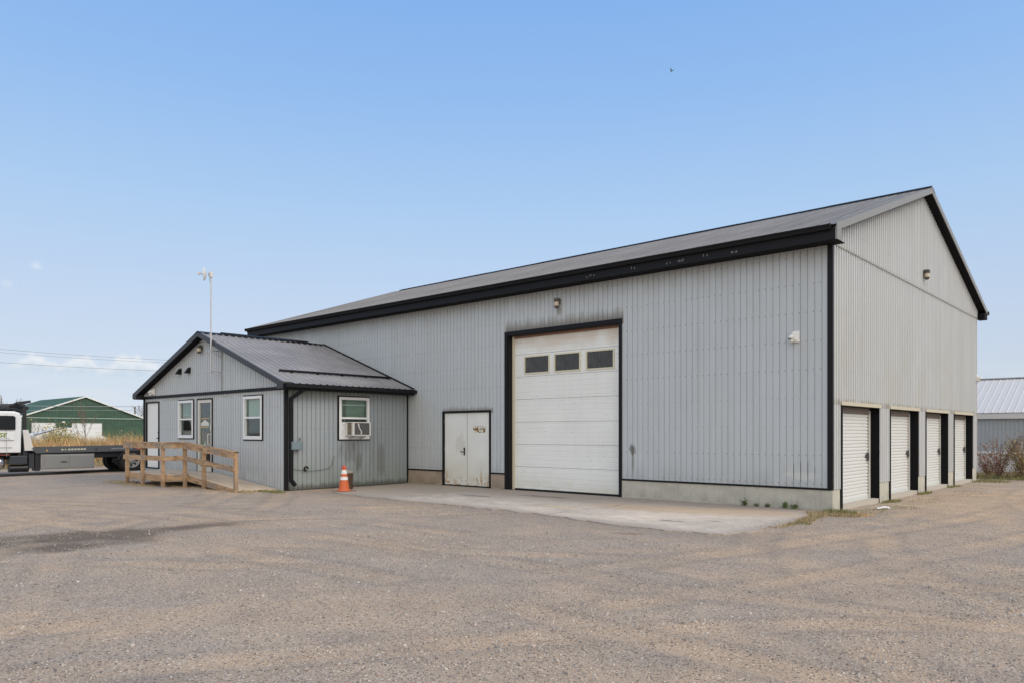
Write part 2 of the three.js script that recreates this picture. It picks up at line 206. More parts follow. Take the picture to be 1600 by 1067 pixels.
// ================================================================ WAREHOUSE (front wall z = 0, gable wall x = 0)
const wh = thing('warehouse', 'large grey ribbed steel warehouse with black trim and dark gabled roof', 'warehouse');
{
  const XL = -23.08, DEP = 14.12, GROOVE = { H: -0.015, half: 0.011, top: 0.003 }, RIB = { H: 0.034, half: 0.032, top: 0.021 };
  const OH = { a: -9.2, b: -5.33, t: 4.42 }, DD = { a: -11.93, b: -9.94, t: 2.24 };
  const OP = [[0.46, 3.21], [3.95, 6.65], [7.34, 10.07], [10.73, 13.51]];
  const roofY = (u) => 8.36 - 0.334 * Math.abs(u - 7.06);
  // structural wall behind the sheet steel
  mesh('wall_frame', M([holed([[XL, -0.3], [-0.02, -0.3], [-0.02, 5.7], [XL, 5.7]], [[OH.a, OH.b, -0.2, OH.t], [DD.a, DD.b, -0.2, DD.t]], 0.13, 'z', -0.15)]), blackMatt, wh);
  mesh('wall_frame', holed([[0.02, -0.3], [DEP, -0.3], [DEP, 5.7], [7.06, 8.1], [0.02, 5.7]], OP.map(([a, b]) => [a + 0.12, b, -0.2, 2.2]), 0.13, 'x', -0.15), blackMatt, wh);
  mesh('rear_wall', bx(XL, 0, -0.3, 5.7, -DEP - 0.02, -DEP + 0.12), std(0.45, 0.47, 0.49, 0.5), wh);
  mesh('end_wall', prism([[0, -0.3], [DEP, -0.3], [DEP, 5.7], [7.06, 8.1], [0, 5.7]], 0.14, 'x', XL), std(0.45, 0.47, 0.49, 0.5), wh);
  // concrete footing
  for (const [a, b, m] of [[-13.66, DD.a - 0.06, block], [DD.b + 0.06, OH.a - 0.08, block], [OH.b + 0.07, 0.012, concrete]]) mesh('foundation', uvXY(bx(a, b, -0.35, 0.395, -0.02, 0.012), 1.7), m, wh);
  // joints of the block course by the double door
  for (const [a, b] of [[0.008, 0.455], [3.21, 3.95], [6.65, 7.34], [10.07, 10.73], [13.51, DEP]]) mesh('foundation', uvZY(bx(-0.1, 0.012, -0.35, 0.395, -a, -b), 1.7), concrete, wh);
  // front siding
  const fo = (s, y, h) => [s, y, h], fu = (s, y) => [(s + 23.6) / 24, y / 6];
  const dent = (s, y) => { const k = Math.exp(-(((s + 0.62) / 0.34) ** 2 + ((y - 0.78) / 0.26) ** 2)); return -0.011 * k + 0.02 * Math.exp(-(((s + 1.0) / 0.03) ** 2 + ((y - 0.85) / 0.22) ** 2)); };
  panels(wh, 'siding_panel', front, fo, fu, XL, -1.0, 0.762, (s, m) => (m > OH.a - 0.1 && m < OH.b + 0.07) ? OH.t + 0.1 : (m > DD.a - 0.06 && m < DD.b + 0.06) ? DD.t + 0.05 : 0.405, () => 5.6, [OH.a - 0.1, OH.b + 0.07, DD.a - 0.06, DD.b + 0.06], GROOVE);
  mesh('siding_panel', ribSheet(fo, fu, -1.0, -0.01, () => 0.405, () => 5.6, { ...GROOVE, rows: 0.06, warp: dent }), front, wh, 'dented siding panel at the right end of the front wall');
  // gable siding
  const go = (s, y, h) => [h, y, -s], gu = (s, y) => [s / 14.5, y / 8.6];
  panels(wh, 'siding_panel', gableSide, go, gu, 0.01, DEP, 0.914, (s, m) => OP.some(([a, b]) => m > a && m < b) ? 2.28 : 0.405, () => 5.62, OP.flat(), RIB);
  panels(wh, 'gable_panel', gableSide, (s, y, h) => [h + 0.014, y, -s], gu, 0.01, DEP, 0.914, () => 5.58, (s) => roofY(s) - 0.1, [7.06], RIB);
  mesh('gable_trim', bx(0.0, 0.045, 5.555, 5.615, 0.0, -DEP), trimGrey, wh);
  // corner and base trims
  mesh('corner_trim', M([bx(-0.085, 0.024, 0.41, 5.56, 0.0, 0.024), bx(0.0, 0.0235, 0.41, 5.56, 0.0, -0.045)]), black, wh);
  mesh('corner_trim', bx(0.0, 0.022, 0.41, 5.56, -DEP + 0.06, -DEP - 0.02), trimGrey, wh);
  for (const [a, b] of [[-13.66, DD.a - 0.07], [DD.b + 0.07, OH.a - 0.12], [OH.b + 0.08, -0.01]]) mesh('base_trim', bx(a, b, 0.395, 0.438, 0.0, 0.03), black, wh);
  // ---- roof
  const sl = Math.atan(0.334), cs = Math.cos(sl), sn = Math.sin(sl), L = 7.52 / cs;
  panels(wh, 'roof_panel', roofM, (s, t, h) => [s, 5.85 + t * sn + h * cs, 0.46 - t * cs + h * sn], (s, t) => [s / 4.1148, t / 8], -23.28, 0.25, 0.9144, () => 0, () => L, [], { pitch: 0.2286, H: 0.026, half: 0.03, top: 0.012 });
  mesh('rear_roof', M([bar([-11.51, 8.36, -7.06], [-11.51, 5.85, -14.58], 23.5, 0.02)]), roofM, wh);
  const gab = (d0, d1, o) => [[-o, roofY(-o) - d0], [7.06, 8.36 - d0], [14.12 + o, roofY(-o) - d0], [14.12 + o, roofY(-o) - d1], [7.06, 8.36 - d1], [-o, roofY(-o) - d1]];
  mesh('roof_deck', prism(gab(0.015, 0.13, 0.43), 23.48, 'x', -23.25), blackMatt, wh);
  mesh('rake_board', prism(gab(-0.028, 0.135, 0.47), 0.022, 'x', 0.25), rakeGrey, wh, 'grey rake board along the right gable');
  mesh('rake_board', prism(gab(-0.028, 0.135, 0.47), 0.022, 'x', -23.30), black, wh);
  mesh('eave_return', bx(0.23, 0.268, 5.54, 5.80, 0.20, 0.462), rakeGrey, wh);
  mesh('eave_return', M([bx(0.02, 0.26, 5.53, 5.545, 0.0, 0.45), bx(0.02, 0.229, 5.545, 5.75, 0.19, 0.44)]), blackMatt, wh);
  mesh('eave_return', bx(0.02, 0.26, 5.54, 5.74, -DEP, -DEP - 0.46), blackMatt, wh);
  mesh('rake_soffit', prism(gab(0.136, 0.15, 0.4), 0.21, 'x', 0.035), blackMatt, wh);
  mesh('fascia', bx(-23.28, 0.226, 5.55, 5.80, 0.43, 0.452), black, wh);
  { const r = mulberry(21), g = []; for (let i = 0; i < 9; i++) { const x = -1.0 - 5.5 * r(); for (let k = 0; k < 2; k++) { const y = 5.585 + 0.06 * r(), X = x + 0.09 * k; g.push(bx(X, X + 0.018, y, y + 0.03 + 0.03 * r(), 0.4521, 0.4535)); } } mesh('drip_marks', g, std(0.22, 0.22, 0.21, 0.8), wh).userData.kind = 'stuff'; }
  mesh('soffit', bx(-23.28, 0.01, 5.553, 5.57, 0.0, 0.43), blackMatt, wh);
  const gp = [[0.452, 5.745], [0.54, 5.745], [0.556, 5.80], [0.585, 5.825], [0.585, 5.846], [0.575, 5.846], [0.573, 5.83], [0.545, 5.805], [0.532, 5.755], [0.462, 5.755], [0.462, 5.846], [0.452, 5.846]].map(([z, y]) => [-z, y]);
  mesh('gutter', M([prism(gp, 23.42, 'x', -23.27), bx(0.148, 0.152, 5.75, 5.86, 0.455, 0.58), bx(-23.272, -23.268, 5.75, 5.86, 0.455, 0.58)]), black, wh);
  mesh('rear_gutter', bx(-23.28, 0.3, 5.72, 5.84, -14.58, -14.72), black, wh);
  const rc = (w, t) => [[7.06 - w, 8.36 - 0.334 * w + t], [7.06, 8.36 + t + 0.012], [7.06 + w, 8.36 - 0.334 * w + t], [7.06 + w, 8.36 - 0.334 * w], [7.06, 8.35], [7.06 - w, 8.36 - 0.334 * w]];
  mesh('ridge_cap', prism(rc(0.26, 0.024), 23.55, 'x', -23.27), roofM, wh);
  for (let k = 0; k < 8; k++) mesh('ridge_vent', prism(rc(0.17, 0.062 + 0.004 * (k % 2)), 22.74 / 8 - 0.012, 'x', -22.47 + k * 22.74 / 8), black, wh);
  // ---- overhead door
  const jm = mesh('overhead_door', M([bx(OH.a - 0.11, OH.a, -0.05, OH.t + 0.11, -0.005, 0.034), bx(OH.b, OH.b + 0.085, -0.05, OH.t + 0.11, -0.005, 0.034), bx(OH.a, OH.b, OH.t, OH.t + 0.11, -0.005, 0.034), bx(OH.a, OH.a + 0.018, -0.05, OH.t, -0.21, 0.0), bx(OH.b - 0.018, OH.b, -0.05, OH.t, -0.21, 0.0), bx(OH.a + 0.018, OH.b - 0.018, OH.t - 0.018, OH.t, -0.21, 0.0)]), black, wh, 'tall white sectional overhead door with three dark windows in a black frame');
  mesh('door_stop', bx(OH.a + 0.018, OH.a + 0.10, -0.04, OH.t - 0.02, -0.20, -0.165), cream, jm); mesh('door_stop', bx(OH.b - 0.06, OH.b - 0.018, -0.04, OH.t - 0.02, -0.20, -0.165), cream, jm);
  mesh('door_stop', bx(OH.a + 0.10, OH.b - 0.06, OH.t - 0.085, OH.t - 0.02, -0.20, -0.165), std(0.24, 0.13, 0.085, 0.8), jm, 'rust-brown strip above the door');
  const ys = [0.0, 0.635, 1.28, 1.925, 2.58, 3.23, 3.87, 4.39];
  const wins = [[-8.71, -7.83], [-7.60, -6.75], [-6.50, -5.65]];
  for (let k = 0; k < 7; k++) {
    const y0 = ys[k] + 0.004, y1 = ys[k + 1] - 0.004, x0 = OH.a + 0.06, x1 = OH.b - 0.03, uv = (s, t) => [(-t - OH.a) / 3.9, s / 4.45];
    const win = k === 5, g = [];
    const sheet = (a, b, ya, yb2) => ribSheet((s, t, h) => [-t, s, -0.2 + h], uv, ya, yb2, () => -b, () => -a, { pitch: 0.1285, H: -0.005, half: 0.012, top: 0.004, phase: ys[k] + 0.064 });
    if (!win) g.push(sheet(x0, x1, y0, y1)); else { let a = x0; for (const [wa, wb] of wins) { g.push(sheet(a, wa, y0, y1), sheet(wa, wb, y0, 3.33), sheet(wa, wb, 3.785, y1)); a = wb; } g.push(sheet(a, x1, y0, y1)); }
    g.push(uvFrom(bx(x0, x1, y0, y1, -0.245, -0.207).toNonIndexed(), (x, y) => [(x - OH.a) / 3.9, y / 4.45]));
    if (win) { g.pop(); }
    mesh('door_section', g, doorWhite, jm);
  }
  for (const [a, b] of wins) {
    mesh('window_frame', M([bx(a - 0.035, b + 0.035, 3.295, 3.335, -0.215, -0.178), bx(a - 0.035, b + 0.035, 3.78, 3.82, -0.215, -0.178), bx(a - 0.035, a + 0.005, 3.335, 3.78, -0.215, -0.178), bx(b - 0.005, b + 0.035, 3.335, 3.78, -0.215, -0.178)]), std(0.68, 0.63, 0.47, 0.5), jm);
    mesh('window_pane', bx(a, b, 3.33, 3.785, -0.212, -0.206), std(1, 1, 1, 0.16, 0, { map: tex(128, 64, (i, j) => { const n = fbm(i / 10, j / 26, 4), d = ss(0.5, 0.8, vn(i / 3, j / 30)); return [58 + 30 * (n - 0.5) + 14 * d, 57 + 28 * (n - 0.5) + 13 * d, 52 + 26 * (n - 0.5) + 10 * d]; }, false) }), jm);
  }
  mesh('bottom_seal', bx(OH.a + 0.06, OH.b - 0.03, -0.055, 0.0, -0.235, -0.19), dark, jm);
  // ---- steel double door
  const fr = mesh('double_door', M([bx(DD.a - 0.055, DD.a + 0.004, -0.05, DD.t + 0.05, -0.05, 0.03), bx(DD.b - 0.004, DD.b + 0.045, -0.05, DD.t + 0.05, -0.05, 0.03), bx(DD.a + 0.004, DD.b - 0.004, DD.t - 0.004, DD.t + 0.05, -0.05, 0.03)]), black, wh, 'rusty white steel double door with a torn sticker');
  const mid = -10.91;
  for (const [a, b] of [[DD.a + 0.012, mid - 0.004], [mid + 0.004, DD.b - 0.012]]) mesh('door_leaf', uvFrom(rb(a, b, 0.0, DD.t - 0.015, -0.075, -0.025, 0.006), (x, y) => [(x - DD.a) / 2, y / 2.25]), rustDoor, fr);
  mesh('astragal', bx(mid - 0.014, mid + 0.014, 0.01, DD.t - 0.03, -0.025, -0.018), std(0.45, 0.44, 0.40, 0.6), fr);
  mesh('door_handle', M([rb(mid - 0.15, mid - 0.09, 0.92, 1.16, -0.025, -0.008, 0.006), cy(0.014, 0.014, 0.05, mid - 0.12, 1.03, 0.012, 10, 'z'), bx(mid - 0.26, mid - 0.11, 1.02, 1.045, 0.026, 0.044), cy(0.022, 0.022, 0.02, mid - 0.12, 1.12, 0.0, 12, 'z')]), std(0.10, 0.095, 0.09, 0.4, 0.6), fr);
  for (const y of [0.25, 1.12, 1.98]) for (const x of [DD.a + 0.012, DD.b - 0.012]) mesh('hinge', cy(0.012, 0.012, 0.11, x, y, -0.012, 8), std(0.16, 0.12, 0.09, 0.6), fr);
  mesh('torn_sticker', (() => { const r = mulberry(5), p = []; const X0 = -10.66, X1 = -10.14, Y0 = 1.6, Y1 = 1.84; for (let i = 0; i <= 8; i++) p.push([X0 + (X1 - X0) * i / 8, Y0 + 0.03 * r()]); for (let i = 10; i >= 0; i--) p.push([X0 + (X1 - X0) * i / 10, Y1 - 0.11 * r() * (i % 2)]); return uvFrom(prism(p, 0.002, 'z', -0.024), (x, y) => [(x - X0) / 0.52, (y - Y0) / 0.24]); })(), std(1, 1, 1, 0.8, 0, { map: tex(96, 64, (i, j) => { const n = fbm(i / 9, j / 7, 3), b = ss(0.42, 0.5, n); return mix3([128, 104, 66], mix3([222, 220, 210], [176, 150, 100], ss(0.55, 0.75, vn(i / 6 + 9, j / 8))), b); }, false) }), fr);
  mesh('sticker', bx(mid - 0.16, mid - 0.05, 1.86, 1.98, -0.024, -0.022), std(0.75, 0.75, 0.74, 0.5), fr, 'small square white sticker');
  mesh('threshold', bx(DD.a, DD.b, -0.06, -0.004, -0.09, -0.005), dark, fr);
  // ---- four roll-up doors in the gable wall
  OP.forEach(([a, b], k) => {
    const names = ['nearest', 'second nearest', 'third nearest', 'farthest'][k];
    const d = mesh('roll_up_door', M([bx(-0.02, 0.03, -0.08, 2.24, -a, -a - 0.125), bx(-0.26, 0.004, -0.08, 2.2, -a - 0.12, -a - 0.135), bx(-0.26, 0.012, -0.08, 2.2, -b + 0.016, -b), bx(-0.26, 0.0, 2.19, 2.205, -a - 0.12, -b)]), blackMatt, wh, `white ribbed roll-up door, ${names} of the four, in a black opening`);
    mesh('header_trim', bx(0.0, 0.055, 2.205, 2.285, -a, -b), std(0.52, 0.47, 0.36, 0.6), d);
    const c0 = a + 0.14, c1 = b - 0.20;
    mesh('door_curtain', ribSheet((s, t, h) => [-0.215 + h, s, -t], (s, t) => [t, s], 0.07, 2.12, () => c1, () => c0, { pitch: 0.079, H: 0.022, half: 0.036, top: 0.020, phase: 0.04 }), shutter, d);
    mesh('hood', bx(-0.24, -0.16, 2.06, 2.19, -c0, -c1), std(0.16, 0.13, 0.11, 0.7), d);
    mesh('curtain_edge', M([bx(-0.235, -0.20, 0.03, 2.1, -c1, -c1 - 0.04)]), shutterGap, d);
    mesh('guide_rail', rb(-0.235, -0.185, -0.02, 2.15, -c1 - 0.04, -b + 0.02, 0.008), std(0.62, 0.62, 0.57, 0.5), d);
    mesh('bottom_bar', bx(-0.22, -0.192, 0.03, 0.10, -c0, -c1), std(0.56, 0.58, 0.56, 0.5), d);
    mesh('latch', M([bx(-0.2, -0.17, 1.02, 1.09, -c1 + 0.22, -c1 - 0.02), bx(-0.185, -0.155, 0.93, 1.14, -c1 + 0.05, -c1 + 0.12), cy(0.025, 0.025, 0.03, -0.16, 1.0, -c1 + 0.08, 10, 'x')]), std(0.12, 0.12, 0.12, 0.4, 0.6), d);
    mesh('pull_handle', bx(-0.19, -0.165, 0.075, 0.10, -c0 - 0.28, -c0 - 0.46), std(0.10, 0.10, 0.14, 0.5), d);
    mesh('door_sill', bx(-0.26, 0.0, -0.2, 0.03, -a - 0.12, -b + 0.03), std(0.46, 0.42, 0.36, 0.9), d);
  });
}

// ================================================================ OFFICE ANNEX (front z = 4.56, right side x = -13.67)
const office = thing('office_annex', 'small grey ribbed steel office with black-trimmed gable, joined to the warehouse front', 'office', [-18.48, 0, 4.56]);
{
  const OX = 18.48, OZ = -4.56;                                             // world -> local
  const holder = new THREE.Group(); holder.position.set(OX, 0, OZ);          // parts are written in world coordinates and moved into the group
  const put = (name, geo, mat, label) => { const g = Array.isArray(geo) ? M(geo) : geo; g.translate(OX, 0, OZ); return mesh(name, g, mat, office, label); };
  const X0 = -23.29, X1 = -13.67, ZF = 4.56, RX = -18.45, RY = 4.87, SL = 0.361, H = 2.9;
  const ry = (x) => RY - SL * Math.abs(x - RX);
  const D1 = { a: -23.06, b: -22.04, y0: 0.36, y1: 2.70 }, W1 = { a: -20.43, b: -19.32, y0: 1.43, y1: 2.71 }, GD = { a: -19.02, b: -18.02, y0: 0.34, y1: 2.70 }, W2 = { a: -15.99, b: -14.9, y0: 1.41, y1: 2.72 };
  const WS = { a: 1.82, b: 2.96, y0: 1.41, y1: 2.71 };                      // side window, distance back from the front corner
  const hz = [D1, W1, GD, W2].map((o) => [o.a, o.b, o.y0, o.y1]);
  put('wall_frame', holed([[X0, -0.2], [X1 - 0.02, -0.2], [X1 - 0.02, H], [RX, RY - 0.15], [X0, H]], hz, 0.12, 'z', ZF - 0.14), room);
  put('wall_frame', (() => { const g = holed([[-ZF + 0.02, -0.2], [0, -0.2], [0, H], [-ZF + 0.02, H]], [[-ZF + WS.a, -ZF + WS.b, WS.y0, WS.y1]], 0.12, 'x', X1 - 0.14); return g; })(), room);
  put('end_wall', bx(X0 - 0.01, X0 + 0.12, -0.2, H, 0, ZF - 0.02), std(0.45, 0.47, 0.49, 0.5));
  put('room_floor', bx(X0, X1 - 0.1, 0.2, 0.28, 0, ZF - 0.14), room);
  put('room_partition', bx(X0, X1 - 0.1, 0.28, H, 2.4, 2.5), std(0.2, 0.2, 0.19, 0.9));
  put('ceiling', bx(X0, X1 - 0.1, H - 0.1, H - 0.02, 0, ZF - 0.14), room);
  const base = { name: 'siding_panel' };
  const wrap = { add: (m) => { m.geometry.translate(OX, 0, OZ); office.add(m); } };
  const fp = (s, y, h) => [s, y, ZF + h], fu = (s, y) => [(s + 23.5) / 10, y / 5];
  const inside = (m) => [D1, W1, GD, W2].find((o) => m > o.a - 0.05 && m < o.b + 0.05);
  const cuts = [D1, W1, GD, W2].flatMap((o) => [o.a - 0.04, o.b + 0.04]);
  panels(wrap, 'siding_panel', officeFront, fp, fu, X0, X1, 0.762, (s, m) => { const o = inside(m); return o ? o.y1 + 0.04 : -0.06; }, () => H, cuts);
  for (const o of [W1, W2, D1, GD]) panels(wrap, 'siding_panel', officeFront, fp, fu, o.a - 0.04, o.b + 0.04, 9, () => -0.06, () => o.y0 - 0.04, []);
  panels(wrap, 'gable_panel', officeFront, (s, y, h) => [s, y, ZF + 0.012 + h], fu, X0, X1, 0.762, () => H - 0.02, (s) => ry(s) - 0.1, [RX]);
  const sp = (s, y, h) => [X1 + h, y, ZF - s], su = (s, y) => [s / 4.6, y / 3];
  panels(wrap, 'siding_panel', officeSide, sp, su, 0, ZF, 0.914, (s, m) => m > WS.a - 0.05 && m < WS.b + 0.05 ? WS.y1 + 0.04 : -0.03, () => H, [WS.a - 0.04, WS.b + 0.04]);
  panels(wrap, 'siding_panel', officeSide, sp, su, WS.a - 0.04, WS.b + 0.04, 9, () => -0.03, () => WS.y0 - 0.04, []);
  // trims
  put('band_trim', bx(X0, X1 - 0.0, 2.85, 2.945, ZF, ZF + 0.04), black);
  put('corner_trim', bx(X0 - 0.03, X0 + 0.09, -0.05, 2.85, ZF - 0.03, ZF + 0.03), black);
  put('corner_trim', M([bx(X1 - 0.03, X1 + 0.028, -0.05, 2.9, ZF, ZF + 0.028), bx(X1, X1 + 0.0275, -0.05, 2.9, ZF - 0.085, ZF)]), black);
  put('corner_trim', bx(X1, X1 + 0.03, 0.02, 2.9, 0.02, 0.06), black);
  // base of the side wall in shadow line
  // roof
  const cs = Math.cos(Math.atan(SL)), sn = Math.sin(Math.atan(SL)), half = 5.13, L = half / cs, ZE = 4.86;
  panels(wrap, 'roof_panel', roofM2, (s, t, h) => [RX + half - t * cs + h * sn, RY - half * SL + t * sn + h * cs, ZE - s], (s, t) => [s / 4.1148, t / 8], 0, ZE - 0.03, 0.9144, () => 0, () => L, [], { pitch: 0.2286, H: 0.026, half: 0.03, top: 0.012 });
  panels(wrap, 'roof_panel', roofM2, (s, t, h) => [RX - half + t * cs - h * sn, RY - half * SL + t * sn + h * cs, s], (s, t) => [s / 4.1148, t / 8], 0.03, ZE, 0.9144, () => 0, () => L, [], { pitch: 0.2286, H: 0.026, half: 0.03, top: 0.012 });
  const gab = (d0, d1, o) => [[RX - half - o, RY - SL * (half + o) - d0], [RX, RY - d0], [RX + half + o, RY - SL * (half + o) - d0], [RX + half + o, RY - SL * (half + o) - d1], [RX, RY - d1], [RX - half - o, RY - SL * (half + o) - d1]];
  put('roof_deck', prism(gab(0.012, 0.11, -0.03), ZE - 0.05, 'z', 0.02), blackMatt);
  put('rake_board', prism(gab(-0.03, 0.135, 0.02), 0.025, 'z', ZE - 0.02), std(0.030, 0.029, 0.032, 0.4));
  put('eave_return', M([bx(X1 + 0.03, RX + half, 2.86, 3.05, ZF + 0.005, ZE - 0.005), bx(RX - half, X0 - 0.02, 2.86, 3.05, ZF + 0.005, ZE - 0.005)]), std(0.030, 0.029, 0.032, 0.4));
  put('fascia', M([bx(RX + half - 0.03, RX + half + 0.004, 2.84, 3.0, 0.02, ZE - 0.01), bx(RX - half - 0.004, RX - half + 0.03, 2.86, 3.0, 0.02, ZE - 0.01)]), black);
  put('soffit', M([bx(X1 + 0.02, RX + half - 0.03, 2.845, 2.86, 0.03, ZE - 0.02), bx(RX - half + 0.03, X0, 2.845, 2.86, 0.03, ZE - 0.02)]), blackMatt);
  put('gutter', M([bx(RX + half + 0.005, RX + half + 0.11, 2.90, 2.905, -0.0, ZE - 0.05), bx(RX + half + 0.1, RX + half + 0.11, 2.905, 3.0, 0.0, ZE - 0.05), bx(RX + half + 0.005, RX + half + 0.1, 2.905, 3.0, ZE - 0.06, ZE - 0.05), bx(RX + half + 0.005, RX + half + 0.1, 2.905, 3.0, 0.0, 0.01)]), black);
  put('gutter', bx(RX - half - 0.11, RX - half - 0.005, 2.93, 3.02, 0.05, ZE - 0.03), black);
  put('ridge_cap', prism([[RX - 0.2, RY - 0.072 + 0.022], [RX, RY + 0.034], [RX + 0.2, RY - 0.05], [RX + 0.2, RY - 0.075], [RX, RY - 0.02], [RX - 0.2, RY - 0.075]], ZE + 0.01, 'z', 0.0), black);
  put('ridge_vent', prism([[RX - 0.14, RY + 0.02], [RX, RY + 0.075], [RX + 0.14, RY + 0.02], [RX + 0.14, RY - 0.03], [RX - 0.14, RY - 0.03]], 3.3, 'z', 0.75), black);
  put('snow_guard', M([bar([RX + 4.1, ry(RX + 4.1) + 0.06, 4.35], [RX + 4.1, ry(RX + 4.1) + 0.06, 0.15], 0.02, 0.07), ...[0.3, 1.2, 2.1, 3.0, 3.9].map((z) => bx(RX + 4.0, RX + 4.11, ry(RX + 4.1), ry(RX + 4.1) + 0.05, z, z + 0.05))]), black);
  put('roof_flashing', bar([RX + half, ry(RX + half) + 0.03, 0.05], [RX, RY + 0.03, 0.05], 0.06, 0.03), black);
  // downspout
  put('downspout', M([rb(X1 + 0.03, X1 + 0.10, 0.22, 2.62, ZF - 0.10, ZF - 0.21, 0.012), bar([X1 + 0.065, 2.60, ZF - 0.155], [X1 + 0.36, 2.87, ZF - 0.42], 0.075, 0.10), bar([X1 + 0.065, 0.25, ZF - 0.155], [X1 + 0.20, 0.10, ZF - 0.2], 0.085, 0.10)]), black);
  // doors and windows
  const unit = (name, o, z0, label) => { const w = o.b - o.a, h = o.y1 - o.y0; return { w, h, at: (m) => { m.position.set((o.a + o.b) / 2 + OX, o.y0, z0 + OZ); return m; } }; };
  function sash(w, h, at, turn, label, top, bottom) {
    const f = 0.085, e = w / 2;
    const m = mesh('window', M([bx(-e - 0.02, e + 0.02, -0.022, 0.0, -0.02, 0.03), bx(-e - 0.02, e + 0.02, h, h + 0.02, -0.02, 0.03), bx(-e - 0.02, -e, 0, h, -0.02, 0.03), bx(e, e + 0.02, 0, h, -0.02, 0.03)]), black, office, label);
    m.position.set(...at); m.rotation.y = turn;
    mesh('window_frame', M([rb(-e, e, 0, f + 0.02, -0.06, 0.045, 0.008), rb(-e, e, h - f, h, -0.06, 0.045, 0.008), rb(-e, -e + f, f + 0.02, h - f, -0.06, 0.045, 0.008), rb(e - f, e, f + 0.02, h - f, -0.06, 0.045, 0.008)]), whiteFrame, m);
    mesh('meeting_rail', rb(-e + f, e - f, h * 0.5 - 0.025, h * 0.5 + 0.03, -0.05, 0.02, 0.006), whiteFrame, m);
    mesh('pane', bx(-e + f, e - f, h * 0.5 + 0.03, h - f, -0.025, -0.02), glass, m);
    if (bottom !== 'none') mesh('pane', bx(-e + f, e - f, f + 0.02, h * 0.5 - 0.025, -0.04, -0.035), glass, m);
    if (top) { const g = []; const y0 = h * top.to, n = Math.round((h - f - y0) / 0.03); for (let i = 0; i < n; i++) g.push(bx(-e + f, e - f, y0 + i * 0.03 + 0.003, y0 + i * 0.03 + 0.027, -0.11 - 0.006 * (i % 2), -0.105)); mesh('blind', g, top.mat, m); }  // the green slats stand in for a reflection in the glass
    return m;
  }
  const L1 = [(W1.a + W1.b) / 2 + OX, W1.y0, ZF + OZ], L2 = [(W2.a + W2.b) / 2 + OX, W2.y0, ZF + OZ];
  sash(W1.b - W1.a, W1.y1 - W1.y0, L1, 0, 'white window left of the glass door', { to: 0.52, mat: reflectGreen });
  sash(W2.b - W2.a, W2.y1 - W2.y0, L2, 0, 'white window right of the glass door with a half-drawn blind', { to: 0.52, mat: blind });
  const ws = sash(WS.b - WS.a, WS.y1 - WS.y0, [X1 + OX, WS.y0, ZF - (WS.a + WS.b) / 2 + OZ], Math.PI / 2, 'white side window holding the air conditioner', { to: 0.52, mat: reflectGreen }, 'none');
  { const w = WS.b - WS.a, h = WS.y1 - WS.y0, e = w / 2; mesh('filler_panel', bx(-e + 0.085, e - 0.085, 0.105, h * 0.36, -0.03, -0.015), whiteFrame, ws); mesh('lower_rail', rb(-e + 0.085, e - 0.085, h * 0.36, h * 0.36 + 0.06, -0.04, 0.01, 0.006), whiteFrame, ws); mesh('pane', bx(-e + 0.085, e - 0.085, h * 0.36 + 0.06, h * 0.5 - 0.025, -0.03, -0.025), glass, ws); mesh('blind_rail', bx(-e + 0.09, e - 0.09, h * 0.80, h * 0.825, -0.1, -0.06), whiteFrame, ws); }
  const d1 = put('door', [bx(D1.a - 0.04, D1.a, D1.y0 - 0.03, D1.y1 + 0.045, ZF - 0.06, ZF + 0.032), bx(D1.b, D1.b + 0.04, D1.y0 - 0.03, D1.y1 + 0.045, ZF - 0.06, ZF + 0.032), bx(D1.a, D1.b, D1.y1, D1.y1 + 0.045, ZF - 0.06, ZF + 0.032), bx(D1.a, D1.b, D1.y0 - 0.04, D1.y0, ZF - 0.06, ZF + 0.03)], black, 'plain white steel door at the left end');
  const into = (name, geo, mat, parent) => { const g = Array.isArray(geo) ? M(geo) : geo; g.translate(OX, 0, OZ); return mesh(name, g, mat, parent); };
  into('door_leaf', rb(D1.a + 0.004, D1.b - 0.004, D1.y0, D1.y1 - 0.004, ZF - 0.065, ZF - 0.02, 0.005), std(0.80, 0.80, 0.78, 0.5), d1);
  into('door_handle', [cy(0.03, 0.03, 0.03, D1.b - 0.09, 1.42, ZF - 0.008, 12, 'z'), cy(0.028, 0.028, 0.02, D1.b - 0.09, 1.62, ZF - 0.012, 12, 'z'), bx(D1.b - 0.2, D1.b - 0.08, 1.41, 1.43, ZF + 0.005, ZF + 0.02)], std(0.12, 0.11, 0.10, 0.35, 0.7), d1);
  const gd = put('door', [bx(GD.a - 0.04, GD.a, GD.y0, GD.y1 + 0.045, ZF - 0.06, ZF + 0.032), bx(GD.b, GD.b + 0.04, GD.y0, GD.y1 + 0.045, ZF - 0.06, ZF + 0.032), bx(GD.a, GD.b, GD.y1, GD.y1 + 0.045, ZF - 0.06, ZF + 0.032)], black, 'full-length glass entrance door in a pale frame');
  into('door_frame', [bx(GD.a, GD.b, GD.y1 - 0.10, GD.y1 - 0.002, ZF - 0.05, ZF + 0.02), bx(GD.a, GD.a + 0.15, GD.y0, GD.y1 - 0.10, ZF - 0.05, ZF + 0.02), bx(GD.b - 0.09, GD.b, GD.y0, GD.y1 - 0.10, ZF - 0.05, ZF + 0.02), bx(GD.a + 0.15, GD.b - 0.09, GD.y0, GD.y0 + 0.16, ZF - 0.05, ZF + 0.02)], std(0.60, 0.585, 0.53, 0.4), gd);
  into('door_pane', bx(GD.a + 0.15, GD.b - 0.09, GD.y0 + 0.16, GD.y1 - 0.10, ZF - 0.022, ZF - 0.016), glass, gd);
